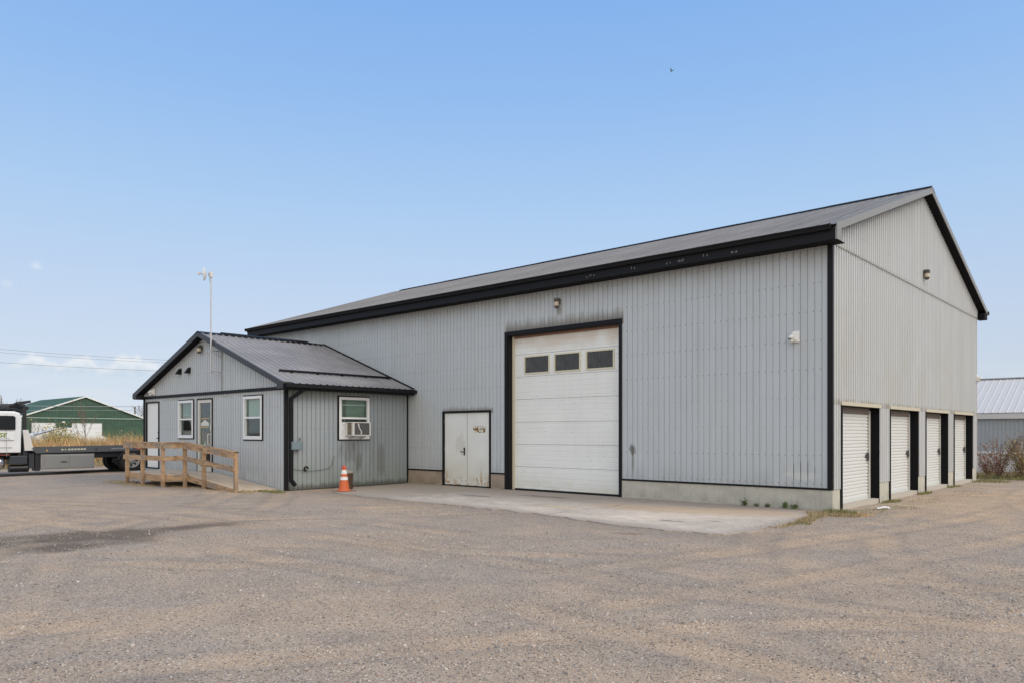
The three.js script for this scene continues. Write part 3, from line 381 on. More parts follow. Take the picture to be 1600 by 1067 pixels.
  into('door_pull', [cy(0.014, 0.014, 0.34, GD.b - 0.16, 1.40, ZF + 0.075, 10), cy(0.014, 0.014, 0.1, GD.b - 0.11, 1.57, ZF + 0.06, 8, 'x'), cy(0.014, 0.014, 0.1, GD.b - 0.11, 1.23, ZF + 0.06, 8, 'x'), bx(GD.b - 0.075, GD.b - 0.035, 1.68, 1.9, ZF + 0.02, ZF + 0.04)], std(0.72, 0.71, 0.68, 0.35), gd);
  into('door_sticker', [prism([[-18.83, 1.84], [-18.28, 1.84], [-18.28, 1.93], [-18.55, 2.05], [-18.83, 1.93]], 0.003, 'z', ZF - 0.0158)], std(0.66, 0.65, 0.6, 0.6), gd);
  into('door_sticker', [bx(-18.86, -18.24, 2.07, 2.10, ZF - 0.0155, ZF - 0.013), bx(-18.83, -18.28, 1.78, 1.815, ZF - 0.0155, ZF - 0.013)], std(0.50, 0.36, 0.14, 0.6), gd);
  into('curtain', [prism([[-18.8, 0.9], [-18.56, 0.9], [-18.60, 1.15], [-18.72, 1.36], [-18.79, 1.2]], 0.01, 'z', ZF - 0.09)], std(0.62, 0.66, 0.66, 0.8), gd);
  // wall vents
  for (const x of [-20.28, -19.60]) put('vent_hood', (() => { const g = prism([[0, 0], [0.02, -0.1], [0.17, -0.1], [0.03, 0.1], [0, 0.1]], 0.17, 'z', 0); g.rotateY(-Math.PI / 2); g.translate(x + 0.085, 3.72, ZF + 0.012); return g; })(), black);
  put('conduit', tube([[-17.34, 4.24, ZF + 0.03], [-17.33, 3.6, ZF + 0.035], [-17.34, 2.95, ZF + 0.035]], 0.014, 12), std(0.32, 0.34, 0.36, 0.5));
}

// ================================================================ GROUND
const GY = -0.06;
const apronPts = (() => { const top = [[-13.6, 0.0], [-13.0, 3.55], [-12.4, 3.95], [-10.7, 4.2], [-8.9, 4.38], [-7.1, 4.35], [-5.1, 4.42], [-3.5, 4.66], [-2.1, 4.92], [-1.0, 5.02], [-0.25, 4.98], [0.12, 4.86], [0.16, 3.9], [0.02, 1.95], [-0.22, 0.35], [-0.3, 0.0]]; const out = []; for (let i = 0; i < top.length - 1; i++) { const [a, b] = [top[i], top[i + 1]], n = Math.max(1, Math.round(Math.hypot(b[0] - a[0], b[1] - a[1]) / 0.12)); for (let k = 0; k < n; k++) { const t = k / n, x = mix(a[0], b[0], t), z = mix(a[1], b[1], t), w = z > 0.2 ? (fbm(x * 2.3 + 5, z * 2.3, 4) - 0.5) * 0.45 : 0; out.push([x + w * (x > -0.6 ? 1 : 0.2), z + (z > 0.3 ? w : 0)]); } } out.push(top[top.length - 1]); return out; })();
function apronDist(x, z) { const edge = x < -12.4 ? 3.95 : x < -8.9 ? mix(3.95, 4.38, (x + 12.4) / 3.5) : x < -5.1 ? 4.38 : mix(4.42, 5.0, cl((x + 5.1) / 4.1)); return Math.max(z - edge, x - 0.12, -13.6 - x, -z); }
const TRACKS = [[-4, 30, 21.5, 1], [10, 34, 27, 0.9], [-30, -6, 26, 1], [-14, 34, 22, 0.9], [22, 26, 24, 0.8], [-2, 60, 50, 1], [30, -10, 27, 0.8], [-40, 40, 42, 0.9], [14, 0, 13.5, 0.8], [16, 2, 11, 0.8], [-24, 24, 21, 0.8], [-60, -10, 64, 0.9]];   // wheel tracks: arcs (centre, radius, strength)
function tracks(x, z) { let t = 0, r = 0; const wob = 0.5 * (fbm(x * 0.25, z * 0.25, 2) - 0.5); for (const [cx, cz, R, s] of TRACKS) { const d = Math.hypot(x - cx, z - cz) - R + wob; for (const o of [-0.88, 0.88]) { const e = Math.abs(d - o); if (e < 0.6) { const br = ss(0.3, 0.62, vn(x * 0.55 + R, z * 0.55)); t = Math.max(t, s * br * (1 - ss(0.10, 0.30, e))); r = Math.max(r, s * br * Math.exp(-(((e - 0.30) / 0.09) ** 2))); } } } return [t, r]; }
function groundH(x, z) {
  const near = ss(0.1, 1.2, apronDist(x, z));
  let h = GY + near * (0.05 * (fbm(x * 0.35 + 3, z * 0.35 + 8, 3) - 0.5) + 0.022 * (fbm(x * 1.7, z * 1.7, 3) - 0.5));
  if (x > 0.15 && z < 0.5) h += 0.015 * ss(0.5, -3, z) ;
  if (near > 0 && x > -33 && x < 12 && z > -20 && z < 18) { const [t, r] = tracks(x, z); h += near * (0.012 * r - 0.014 * t); } h -= 0.12 * ss(20, 80, Math.hypot(x, z)); return h;
}
{
  const lines = (a, b, st, far) => { const l = []; for (let v = a; v <= b + 1e-6; v += st) l.push(v); let s = st, v = b; while (v < far) { s *= 1.35; v += s; l.push(v); } s = st; v = a; while (v > -far) { s *= 1.35; v -= s; l.unshift(v); } return l; };
  const xs = lines(-32, 11, 0.095, 4000), zs = lines(-20, 17, 0.095, 4000), P = [], U = [], C = [], I = [];
  for (const z of zs) for (const x of xs) {
    P.push(x, groundH(x, z), z); U.push(x / 3.1, -z / 3.1);
    // sandy wheel-swept patches against grey loose stone
    const wv = 0.8 * fbm(x * 0.2, z * 0.2, 2), a = fbm(x * 0.42 + wv + 11, z * 0.62 + wv, 4), b = fbm(x * 1.5 + 3, z * 1.9, 3), tr = vn((x * 0.80 + z * 0.60 + 1.4 * wv) * 2.6, (x * 0.60 - z * 0.80) * 0.16), tr2 = vn((x * 0.94 - z * 0.34 + wv) * 2.1 + 30, (x * 0.34 + z * 0.94) * 0.14);
    let sand = cl(0.75 * ss(0.38, 0.66, 0.52 * a + 0.26 * b + 0.22 * tr) + 0.35 * ss(0.6, 0.85, tr2));
    const [tk, rg] = x > -33 && x < 12 && z > -20 && z < 18 ? tracks(x, z) : [0, 0]; sand = cl(sand * 0.9 * (1 - 0.5 * rg) + 0.5 * tk); let c = mix3([1.03, 0.985, 0.935], [1.28, 1.12, 0.93], sand); c = c.map((q) => q * (1 - 0.13 * rg)); const v = 1 + 0.20 * (b - 0.5) + 0.16 * (fbm(x * 4.3, z * 4.3, 2) - 0.5); c = c.map((q) => q * v);
    // oil-dark patch in front of the ramp and a small rusty stain by the apron
    const oil = cl(ss(0.12, 0.8, (blot(x + 0.12 * (z - 11.6), z, -7.6, 12.3, 0.85, 1.9) + 0.8 * blot(x, z, -7.5, 10.2, 0.45, 0.9) + 0.6 * blot(x, z, -6.5, 12.4, 0.45, 1.3)) * (0.25 + 1.35 * fbm(x * 1.5, z * 1.5, 4)))); c = mix3(c, [0.34, 0.30, 0.25], 0.85 * oil);
    c = mix3(c, [0.5, 0.45, 0.4], 0.5 * blot(x, z, -11.1, 8.4, 0.9, 0.3) * fbm(x * 3, z * 3, 2)); c = mix3(c, [0.55, 0.38, 0.32], 0.6 * ss(0.2, 0.8, blot(x, z, -1.3, 5.75, 0.35, 0.16) * (0.5 + fbm(x * 7, z * 7, 2))));
    c = mix3(c, [0.72, 0.70, 0.70], 0.7 * (1 - ss(0, 1.2, apronDist(x, z))) * (0.3 + 0.7 * b) * (z > 4 ? 1 : 0));
    // rough grass beyond the gravel lot
    const gr = Math.max(ss(-33.5, -36, x + 2.5 * (a - 0.5)), ss(-14.6, -16.2, z + 1.6 * (b - 0.5)) * (x > -1 ? 1 : 0), ss(14, 26, x)); c = mix3(c, mix3([0.30, 0.30, 0.13], [0.55, 0.46, 0.24], b), 0.85 * gr);
    C.push(c[0], c[1], c[2]);
  }
  const nx = xs.length; for (let j = 0; j < zs.length - 1; j++) for (let i = 0; i < nx - 1; i++) { const k = j * nx + i; I.push(k, k + nx, k + 1, k + 1, k + nx, k + nx + 1); }
  const g = new THREE.BufferGeometry(); g.setAttribute('position', new THREE.Float32BufferAttribute(P, 3)); g.setAttribute('uv', new THREE.Float32BufferAttribute(U, 2)); g.setAttribute('color', new THREE.Float32BufferAttribute(C, 3)); g.setIndex(I); g.computeVertexNormals();
  // crushed stone: two sizes of stones in fines
  const N = 2048, hgt = new Float32Array(N * N), col = new Uint8Array(N * N * 4);
  const cells = (n, seed) => (x, y) => { const cs = N / n, cx = Math.floor(x / cs), cyy = Math.floor(y / cs); let bd = 1e9, bi = 0; for (let v = -1; v <= 1; v++) for (let u = -1; u <= 1; u++) { const a = ((cx + u) % n + n) % n, b = ((cyy + v) % n + n) % n, px = (cx + u + 0.1 + 0.8 * h2(a + seed, b)) * cs, py = (cyy + v + 0.1 + 0.8 * h2(a, b + seed)) * cs, d = Math.hypot(x - px, y - py) / (cs * (0.32 + 0.36 * h2(a + 9, b + seed * 3))); if (d < bd) { bd = d; bi = a * 4099 + b; } } return [bd, bi]; };
  const big = cells(190, 71), small = cells(420, 191);
  const pal = [[188, 176, 164], [170, 160, 150], [198, 182, 164], [178, 162, 148], [150, 142, 136], [204, 194, 182], [192, 168, 150], [160, 150, 144], [212, 206, 198], [128, 120, 113]];
  for (let y = 0; y < N; y++) for (let x = 0; x < N; x++) {
    const [d2, i2] = small(x, y); let c = [184, 166, 146], hh = 0.25; const fn = h2(x * 3 + 1, y * 7 + 2) - 0.5; c = c.map((q) => q * (1 + 0.30 * fn));
    if (d2 < 1) { const r = h2(i2, 17), q = pal[Math.floor(r * pal.length)], k = 1 + 0.2 * (h2(i2, 5) - 0.5); c = mix3(c, q.map((w) => w * k), 0.75 * (1 - ss(0.7, 1, d2))); hh = 0.3 + 0.35 * Math.sqrt(1 - d2 * d2); }
    const [d1, i1] = big(x, y); if (d1 < 1 && h2(i1, 3) > 0.62) { const r = h2(i1, 29), q = pal[Math.floor(r * pal.length)], k = 1 + 0.24 * (h2(i1, 8) - 0.5); c = q.map((w) => w * k * (1 + 0.14 * fn) * (h2(i1, 41) > 0.86 ? 0.62 : 1)); hh = 0.45 + 0.55 * Math.sqrt(1 - d1 * d1); } else if (d1 < 1.18 && d1 >= 1 && h2(i1, 3) > 0.62) c = c.map((q) => q * 0.70);
    const o = (y * N + x) * 4; col[o] = c[0]; col[o + 1] = c[1]; col[o + 2] = c[2]; col[o + 3] = 255; hgt[y * N + x] = hh;
  }
  const bump = new Uint8Array(N * N * 4); for (let i = 0; i < N * N; i++) { const v = hgt[i] * 255; bump[i * 4] = bump[i * 4 + 1] = bump[i * 4 + 2] = v; bump[i * 4 + 3] = 255; }
  const mk = (d, srgb) => { const t = new THREE.DataTexture(d, N, N, THREE.RGBAFormat); t.wrapS = t.wrapT = THREE.RepeatWrapping; t.magFilter = THREE.LinearFilter; t.minFilter = THREE.LinearMipmapLinearFilter; t.generateMipmaps = true; if (srgb) t.colorSpace = THREE.SRGBColorSpace; t.needsUpdate = true; return t; };
  const gm = new THREE.MeshStandardMaterial({ map: mk(col, true), bumpMap: mk(bump, false), bumpScale: 0.014, roughness: 0.95, vertexColors: true });
  const ground = mesh('ground', g, gm); ground.userData.kind = 'structure'; tag(ground, 'grey and tan crushed gravel yard reaching to rough grass', 'ground');

  // concrete apron
  const shape = new THREE.Shape(apronPts.map(([x, z]) => new THREE.Vector2(x, -z))); const ag = new THREE.ExtrudeGeometry(shape, { depth: 0.10, bevelEnabled: false }); ag.rotateX(-Math.PI / 2); ag.translate(0, -0.138, 0);
  uvFrom(ag, (x, y, z) => [(x + 13.7) / 14, (5.3 - z) / 5.4]);
  const am = std(1, 1, 1, 0.92, 0, { map: tex(1400, 540, (i, j) => {
    const x = (i + 0.5) / 1400 * 14 - 13.7, z = 5.3 - (j + 0.5) / 540 * 5.4; const n = fbm(x * 1.1, z * 1.3, 5), f = vn(x * 45, z * 45), g2 = fbm(x * 5, z * 5, 3);
    let c = [200, 185, 168].map((q) => q * (1 + 0.22 * (n - 0.5) + 0.14 * (f - 0.5) + 0.16 * (g2 - 0.5)));
    const fz = fbm(x * 0.9 + 4, z * 0.7, 3);
    c = mix3(c, [158, 142, 127], 0.85 * (1 - ss(0.4, 2.9, z + 1.4 * (fz - 0.5))));                     // darker towards the wall
    c = mix3(c, [170, 155, 138], 0.9 * ss(-7.6, -10.8, x + 2.6 * (g2 - 0.5)));                       // gravel dust to the left
    c = mix3(c, [188, 160, 126], 0.55 * ss(0.2, 0.75, (blot(x, z, -3.0, 2.0, 2.2, 0.7) + 0.8 * blot(x, z, -1.2, 1.2, 1.1, 0.5)) * (0.3 + fz)));   // rust-tan bloom
    c = mix3(c, [206, 180, 126], 0.6 * ss(0.3, 0.8, blot(x, z, -5.0, 3.1, 0.9, 0.16) * (0.4 + g2)));
    c = mix3(c, [122, 112, 104], 0.7 * ss(0.35, 0.7, (blot(x, z, -1.55, 3.8, 0.38, 0.16) + blot(x, z, -0.95, 3.35, 0.3, 0.1) + blot(x, z, -8.4, 2.2, 0.9, 0.2) + blot(x, z, -6.8, 1.2, 1.3, 0.3)) * (0.3 + fbm(x * 5, z * 7, 3))));
    const ck = Math.abs(x + 4.05 + 0.10 * (fbm(z * 1.3, 3, 3) - 0.5) * 3), ck2 = Math.abs(z - 2.45 - 0.3 * (fbm(x * 0.8, 7, 3) - 0.5) * 2); if (ck < 0.014) c = mix3(c, [96, 88, 80], 0.7); if (ck2 < 0.012 && x > -9 && vn(x * 2, 1) > 0.35) c = mix3(c, [104, 96, 88], 0.55);
    const ed = apronDist(x, z); c = mix3(c, [158, 146, 134], 0.8 * ss(-0.45, 0.0, ed + 0.35 * (g2 - 0.5)) * (h2(i, j) > 0.25 ? 1 : 0.3));
    return c; }, false) });
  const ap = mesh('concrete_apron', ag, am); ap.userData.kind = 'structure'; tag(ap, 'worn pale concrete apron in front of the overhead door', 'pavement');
}
// loose stones
{
  const r = mulberry(77), N = 110000, g = new THREE.IcosahedronGeometry(1, 0); { const p = g.attributes.position; for (let i = 0; i < p.count; i++) { const s = 0.82 + 0.3 * h2(Math.round(p.getX(i) * 50), Math.round(p.getY(i) * 50) + Math.round(p.getZ(i) * 31)); p.setXYZ(i, p.getX(i) * s, p.getY(i) * s, p.getZ(i) * s); } g.computeVertexNormals(); }
  const im = new THREE.InstancedMesh(g, std(1, 1, 1, 0.9), N), m = new THREE.Matrix4(), q = new THREE.Quaternion(), e = new THREE.Euler(), c = new THREE.Color();
  const pal = [[0.44, 0.39, 0.34], [0.33, 0.295, 0.265], [0.52, 0.46, 0.40], [0.40, 0.33, 0.28], [0.22, 0.20, 0.18], [0.30, 0.26, 0.23], [0.48, 0.44, 0.39], [0.46, 0.37, 0.31]];
  let n = 0; while (n < N) { const x = -9 + 19 * r(), z = -2 + 17.2 * r(); const far = Math.hypot(x - 5.7, z - 16.3); if (r() > cl(1.25 - far / 17, 0.06, 1)) continue; const ad = apronDist(x, z); if (ad < 0 && (ad < -0.6 || r() < 0.3 + 0.7 * cl(-ad / 0.6))) continue; if (x < 0.05 && z < 0.05) continue; if (fbm(x * 0.7 + 2, z * 0.9, 3) < 0.36 + 0.25 * r()) continue;
    const s = 0.003 + 0.007 * Math.pow(r(), 3) + (r() > 0.985 ? 0.004 + 0.012 * r() : 0); e.set(r() * 6, r() * 6, r() * 6); q.setFromEuler(e); m.compose(new THREE.Vector3(x, (ad < 0.06 ? Math.max(-0.037, groundH(x, z)) : groundH(x, z)) + s * 0.25, z), q, new THREE.Vector3(s, s * (0.55 + 0.4 * r()), s * (0.7 + 0.5 * r()))); im.setMatrixAt(n, m); const p = pal[Math.floor(r() * pal.length)], v = 0.85 + 0.3 * r(); c.setRGB(p[0] * v, p[1] * v, p[2] * v); im.setColorAt(n, c); n++; }
  im.name = 'gravel'; im.castShadow = im.receiveShadow = true; im.userData.kind = 'stuff'; tag(im, 'loose crushed stones scattered over the yard', 'gravel'); scene.add(im);
}

// ================================================================ grass, weeds, shrubs
function bladeGeo() { const g = new THREE.BufferGeometry(); g.setAttribute('position', new THREE.Float32BufferAttribute([-0.5, 0, 0, 0.5, 0, 0, 0.32, 0.55, 0.10, -0.5, 0, 0, 0.32, 0.55, 0.10, -0.32, 0.55, 0.10, -0.32, 0.55, 0.10, 0.32, 0.55, 0.10, 0, 1, 0.38], 3)); g.computeVertexNormals(); return g; }
function grassStuff(name, label, spots, seed, pal) {
  const r = mulberry(seed), L = []; for (const [x, z, rx, rz, n, h, w, pi] of spots) for (let i = 0; i < n; i++) { const a = r() * 6.283, d = Math.sqrt(r()); L.push([x + rx * d * Math.cos(a), z + rz * d * Math.sin(a), h * (0.35 + 0.8 * r()), w * (0.6 + 0.8 * r()), pi]); }
  const im = new THREE.InstancedMesh(bladeGeo(), std(1, 1, 1, 0.85, 0, { side: THREE.DoubleSide }), L.length), m = new THREE.Matrix4(), q = new THREE.Quaternion(), c = new THREE.Color();
  L.forEach(([x, z, h, w, pi], i) => { q.setFromEuler(new THREE.Euler((r() - 0.5) * 0.9, r() * 6.28, (r() - 0.5) * 0.9)); m.compose(new THREE.Vector3(x, groundH(x, z) - 0.01, z), q, new THREE.Vector3(w, h, h)); im.setMatrixAt(i, m); const p = pal[pi][Math.floor(r() * pal[pi].length)], v = 0.7 + 0.6 * r(); c.setRGB(p[0] * v, p[1] * v, p[2] * v); im.setColorAt(i, c); });
  im.name = numbered(name); im.castShadow = im.receiveShadow = true; im.userData.kind = 'stuff'; tag(im, label, 'grass'); scene.add(im); return im;
}
const GREEN = [[0.17, 0.19, 0.06], [0.22, 0.22, 0.08], [0.14, 0.16, 0.05], [0.34, 0.28, 0.12]], STRAW = [[0.42, 0.32, 0.17], [0.34, 0.25, 0.13], [0.48, 0.38, 0.22], [0.34, 0.28, 0.14]], RUST = [[0.56, 0.28, 0.13], [0.62, 0.38, 0.18], [0.50, 0.32, 0.14], [0.66, 0.48, 0.24], [0.42, 0.34, 0.13]], GOLD = [[0.46, 0.37, 0.11], [0.38, 0.33, 0.10], [0.56, 0.43, 0.18], [0.28, 0.27, 0.09]];
const PAL = [GREEN, STRAW, RUST, GOLD];
grassStuff('grass', 'thin grass and straw fringe along the warehouse corner and the roll-up doors', [
  [0.22, 0.22, 0.34, 0.26, 900, 0.12, 0.011, 0], [0.22, 0.62, 0.55, 0.26, 1500, 0.085, 0.011, 1], [0.55, 0.3, 0.4, 0.3, 600, 0.06, 0.010, 2], [0.12, 1.3, 0.14, 0.5, 700, 0.075, 0.011, 1], [0.2, 2.0, 0.16, 0.35, 600, 0.075, 0.011, 1], [0.22, 2.9, 0.10, 0.5, 420, 0.06, 0.010, 1], [0.3, 2.5, 0.2, 0.2, 200, 0.06, 0.010, 0], [0.55, -0.6, 0.3, 0.7, 380, 0.05, 0.009, 0], [0.2, -3.5, 0.18, 0.5, 420, 0.08, 0.010, 0], [0.75, -2.0, 0.4, 0.6, 300, 0.045, 0.009, 0], [0.8, -4.2, 0.4, 0.8, 260, 0.04, 0.009, 0], [0.16, -6.7, 0.15, 0.5, 320, 0.10, 0.010, 0], [0.15, -10.2, 0.16, 0.6, 260, 0.09, 0.010, 0], [1.0, -7.5, 0.4, 1.2, 240, 0.04, 0.009, 0], [0.4, -13.9, 0.7, 0.8, 900, 0.09, 0.012, 0], [-1.2, 0.06, 1.9, 0.05, 700, 0.05, 0.008, 0], [-2.9, 0.06, 2.2, 0.05, 500, 0.035, 0.008, 1], [-0.5, 0.12, 0.6, 0.08, 400, 0.05, 0.009, 1], [-0.15, 0.4, 0.2, 0.4, 360, 0.05, 0.010, 1]], 5, PAL);
grassStuff('grass', 'patchy grass and straw under the wooden ramp and beside the downspout', [[-13.75, 4.95, 0.6, 0.28, 700, 0.08, 0.012, 0], [-14.6, 5.5, 0.9, 0.2, 420, 0.07, 0.012, 1], [-17, 5.75, 2.0, 0.25, 420, 0.06, 0.011, 1], [-19.6, 6.35, 1.6, 0.25, 420, 0.08, 0.012, 1], [-21.4, 6.1, 0.9, 0.5, 400, 0.09, 0.012, 1], [-12.9, 3.4, 0.7, 0.4, 120, 0.05, 0.01, 0]], 6, PAL);
grassStuff('tall_grass', 'tall rust and gold autumn weeds in the field behind the tow truck', [[-44, 3.5, 7, 4.5, 8000, 1.4, 0.04, 2], [-45, -3, 7, 5, 8000, 1.5, 0.04, 2], [-47, -9, 7, 6, 6000, 1.45, 0.035, 2], [-50, 2, 7, 7, 3000, 1.5, 0.03, 1], [-50, -9, 5, 6, 2600, 2.0, 0.024, 3], [-46.5, 0.3, 1.6, 1.6, 900, 1.6, 0.03, 3], [-38, 1, 3, 9, 2600, 0.5, 0.03, 1]], 8, PAL);
grassStuff('grass', 'green and straw grass strip along the foot of the neighbouring shed', [[1.6, -16.2, 3.2, 0.9, 2600, 0.16, 0.014, 0], [1.8, -17.4, 3.4, 1.0, 1800, 0.3, 0.014, 1], [5, -15.7, 3, 0.7, 1200, 0.14, 0.013, 1]], 9, PAL);
function leafGeo(n, sampler, size, seed, pal) {
  const r = mulberry(seed), P = [], C = []; for (let i = 0; i < n; i++) { const [x, y, z] = sampler(r), s = size * (0.6 + 0.8 * r()), e = new THREE.Euler(r() * 6.28, r() * 6.28, r() * 6.28), c = pal[Math.floor(r() * pal.length)], v = 0.7 + 0.6 * r(); const q = [[-0.5, 0, 0], [0, 0.28, 0.1], [0.5, 0, 0], [-0.5, 0, 0], [0.5, 0, 0], [0, -0.28, 0.1]].map((t) => new THREE.Vector3(...t).multiplyScalar(s).applyEuler(e)); for (const t of q) { P.push(x + t.x, y + t.y, z + t.z); C.push(c[0] * v, c[1] * v, c[2] * v); } }
  const g = new THREE.BufferGeometry(); g.setAttribute('position', new THREE.Float32BufferAttribute(P, 3)); g.setAttribute('color', new THREE.Float32BufferAttribute(C, 3)); g.computeVertexNormals(); return g;
}
const leafM = new THREE.MeshStandardMaterial({ vertexColors: true, roughness: 0.8, side: THREE.DoubleSide });
const twig = std(0.21, 0.15, 0.115, 0.9);
function branches(seed, n, h, spread, r0) { // upright canes that fork; returns geometry and tips
  const r = mulberry(seed), G = [], tips = []; for (let i = 0; i < n; i++) { const a = r() * 6.28, l = h * (0.6 + 0.5 * r()), s = spread * (0.25 + 0.75 * r()); const p0 = [0.18 * spread * (r() - 0.5), 0, 0.18 * spread * (r() - 0.5)], p2 = [p0[0] + s * Math.cos(a), l, p0[2] + s * Math.sin(a)], p1 = [mix(p0[0], p2[0], 0.4) + 0.1 * (r() - 0.5), l * 0.55, mix(p0[2], p2[2], 0.4) + 0.1 * (r() - 0.5)]; G.push(tube([p0, p1, p2], r0 * (0.6 + 0.6 * r()), 6, 4)); tips.push(p2, p1);
    for (let k = 0; k < 3; k++) { const t = 0.4 + 0.5 * r(), b = [mix(p0[0], p2[0], t), l * t, mix(p0[2], p2[2], t)], a2 = a + (r() - 0.5) * 3, l2 = l * (0.18 + 0.25 * r()), e = [b[0] + l2 * 0.6 * Math.cos(a2), b[1] + l2 * 0.8, b[2] + l2 * 0.6 * Math.sin(a2)]; G.push(tube([b, [mix(b[0], e[0], 0.5), mix(b[1], e[1], 0.55), mix(b[2], e[2], 0.5)], e], r0 * 0.45, 4, 3)); tips.push(e); } }
  return [M(G), tips];
}
function shrub(name, label, pos, seed, { n = 12, h = 1.4, spread = 0.7, r0 = 0.008, leaves = 600, size = 0.06, pal = GOLD, around = 0.16, low = 0.1, category = 'shrub', group } = {}) {
  const t = thing(name, label, category, pos, 0, group), [g, tips] = branches(seed, n, h, spread, r0); mesh('stem', g, twig, t);
  mesh('foliage', leafGeo(leaves, (r) => { const p = tips[Math.floor(r() * tips.length)], k = Math.pow(r(), 0.6); return [p[0] * k + (r() - 0.5) * 2 * around, Math.max(0.03, p[1] * mix(low, 1, k) + (r() - 0.5) * 2 * around), p[2] * k + (r() - 0.5) * 2 * around]; }, size, seed + 1, pal), leafM, t); return t;
}
const REDS = [[0.36, 0.12, 0.10], [0.42, 0.17, 0.11], [0.30, 0.15, 0.10], [0.40, 0.28, 0.15], [0.28, 0.22, 0.10]];
shrub('shrub', 'leggy red-leaved shrub by the far corner of the warehouse', [0.25, -0.07, -16.8], 41, { n: 17, h: 1.45, spread: 0.95, r0: 0.009, leaves: 1100, size: 0.07, pal: REDS, around: 0.10 });
shrub('shrub', 'low red-brown shrub in front of the neighbouring shed wall', [-0.2, -0.07, -17.4], 42, { n: 10, h: 0.85, spread: 0.55, leaves: 700, size: 0.06, pal: REDS, around: 0.10 });
shrub('shrub', 'dense ochre and green bush at the right edge', [0.98, -0.07, -16.5], 43, { n: 24, h: 1.5, spread: 0.75, leaves: 2600, size: 0.06, pal: [[0.40, 0.29, 0.10], [0.46, 0.34, 0.15], [0.27, 0.25, 0.09], [0.34, 0.19, 0.10]], around: 0.17 });
shrub('shrub', 'sparse rust-red weed stalks at the far wall corner', [-0.35, -0.07, -15.2], 44, { n: 9, h: 0.75, spread: 0.35, leaves: 170, size: 0.045, pal: REDS, around: 0.07 });
for (const [x, h, k, l] of [[-1.9, 0.15, 46, 'small upright green weed, leftmost along the footing'], [-1.62, 0.07, 47, 'tiny green weed right of the leftmost one at the footing'], [-1.38, 0.08, 50, 'tiny green weed left of the bushy pair at the footing'], [-0.98, 0.15, 48, 'bushy green weed, left one of the pair at the footing'], [-0.76, 0.12, 49, 'bushy green weed, right one of the pair at the footing']]) shrub('weed', l, [x, -0.045, 0.08], k, { n: 7, h, spread: h * 0.7, r0: 0.003, leaves: Math.round(700 * h), size: 0.042, pal: [[0.11, 0.19, 0.06], [0.16, 0.22, 0.08], [0.09, 0.15, 0.05]], around: 0.035, low: 0.3, category: 'weed' });
shrub('shrub', 'large golden-green bush above the truck bed', [-46.4, -0.1, 0.3], 51, { n: 30, h: 2.05, spread: 1.35, r0: 0.012, leaves: 5200, size: 0.09, pal: GOLD, around: 0.35 });
shrub('shrub', 'pale brown bush right of the golden-green bush', [-45.2, -0.1, -3.6], 52, { n: 26, h: 1.45, spread: 1.6, r0: 0.012, leaves: 2600, size: 0.09, pal: STRAW, around: 0.32 });
shrub('shrub', 'thin golden weeds in front of the barn wall by the ramp', [-46.5, -0.1, -7.2], 53, { n: 26, h: 1.75, spread: 1.6, r0: 0.008, leaves: 1500, size: 0.08, pal: [...GOLD, ...STRAW], around: 0.3 });
shrub('shrub', 'low rust-coloured bush at the left end of the field', [-45.5, -0.1, 3.2], 54, { n: 26, h: 1.3, spread: 1.5, r0: 0.010, leaves: 2600, size: 0.08, pal: RUST, around: 0.3 });
function bareTree(name, label, pos, seed, h, r0, spread, depth = 4) {
  const t = thing(name, label, 'tree', pos), r = mulberry(seed), T = [], B = []; T.push(tube([[0, 0, 0], [0.02 * h, h * 0.3, 0], [0, h * 0.55, 0.01 * h]], r0, 8, 6));
  const go = (p, a, el, l, rad, d) => { const e = [p[0] + l * Math.cos(el) * Math.cos(a), p[1] + l * Math.sin(el), p[2] + l * Math.cos(el) * Math.sin(a)]; B.push(tube([p, [mix(p[0], e[0], 0.5) + 0.06 * l * (r() - 0.5), mix(p[1], e[1], 0.5), mix(p[2], e[2], 0.5) + 0.06 * l * (r() - 0.5)], e], rad, 4, 4)); if (d > 0) for (let k = 0; k < 3; k++) go(k ? [mix(p[0], e[0], 0.6 + 0.3 * r()), mix(p[1], e[1], 0.7), mix(p[2], e[2], 0.7)] : e, a + (r() - 0.5) * spread * 2.4, el + (r() - 0.4) * 0.6, l * (0.55 + 0.25 * r()), rad * 0.62, d - 1); };
  for (let k = 0; k < 6; k++) go([0, h * (0.3 + 0.25 * k / 5), 0], r() * 6.28, 0.7 + 0.6 * r(), h * (0.2 + 0.12 * r()), r0 * 0.5, depth - 1); mesh('trunk', T, twig, t); mesh('crown', M(B), twig, t); return t;
}
bareTree('sapling', 'bare reddish-brown sapling standing before the right barn door', [-58.8, -0.2, -5.4], 61, 3.7, 0.03, 0.6);
bareTree('sapling', 'thin bare sapling left of the middle of the barn', [-60.5, -0.2, -2.4], 62, 3.2, 0.018, 0.5, 3);
bareTree('bare_tree', 'distant bare tree at the left edge of the view', [-169.4, -0.3, -27.6], 63, 9.5, 0.13, 0.7);
bareTree('bare_tree', 'distant bare tree just left of the office corner', [-149, -0.3, -46.1], 64, 8.2, 0.11, 0.7);

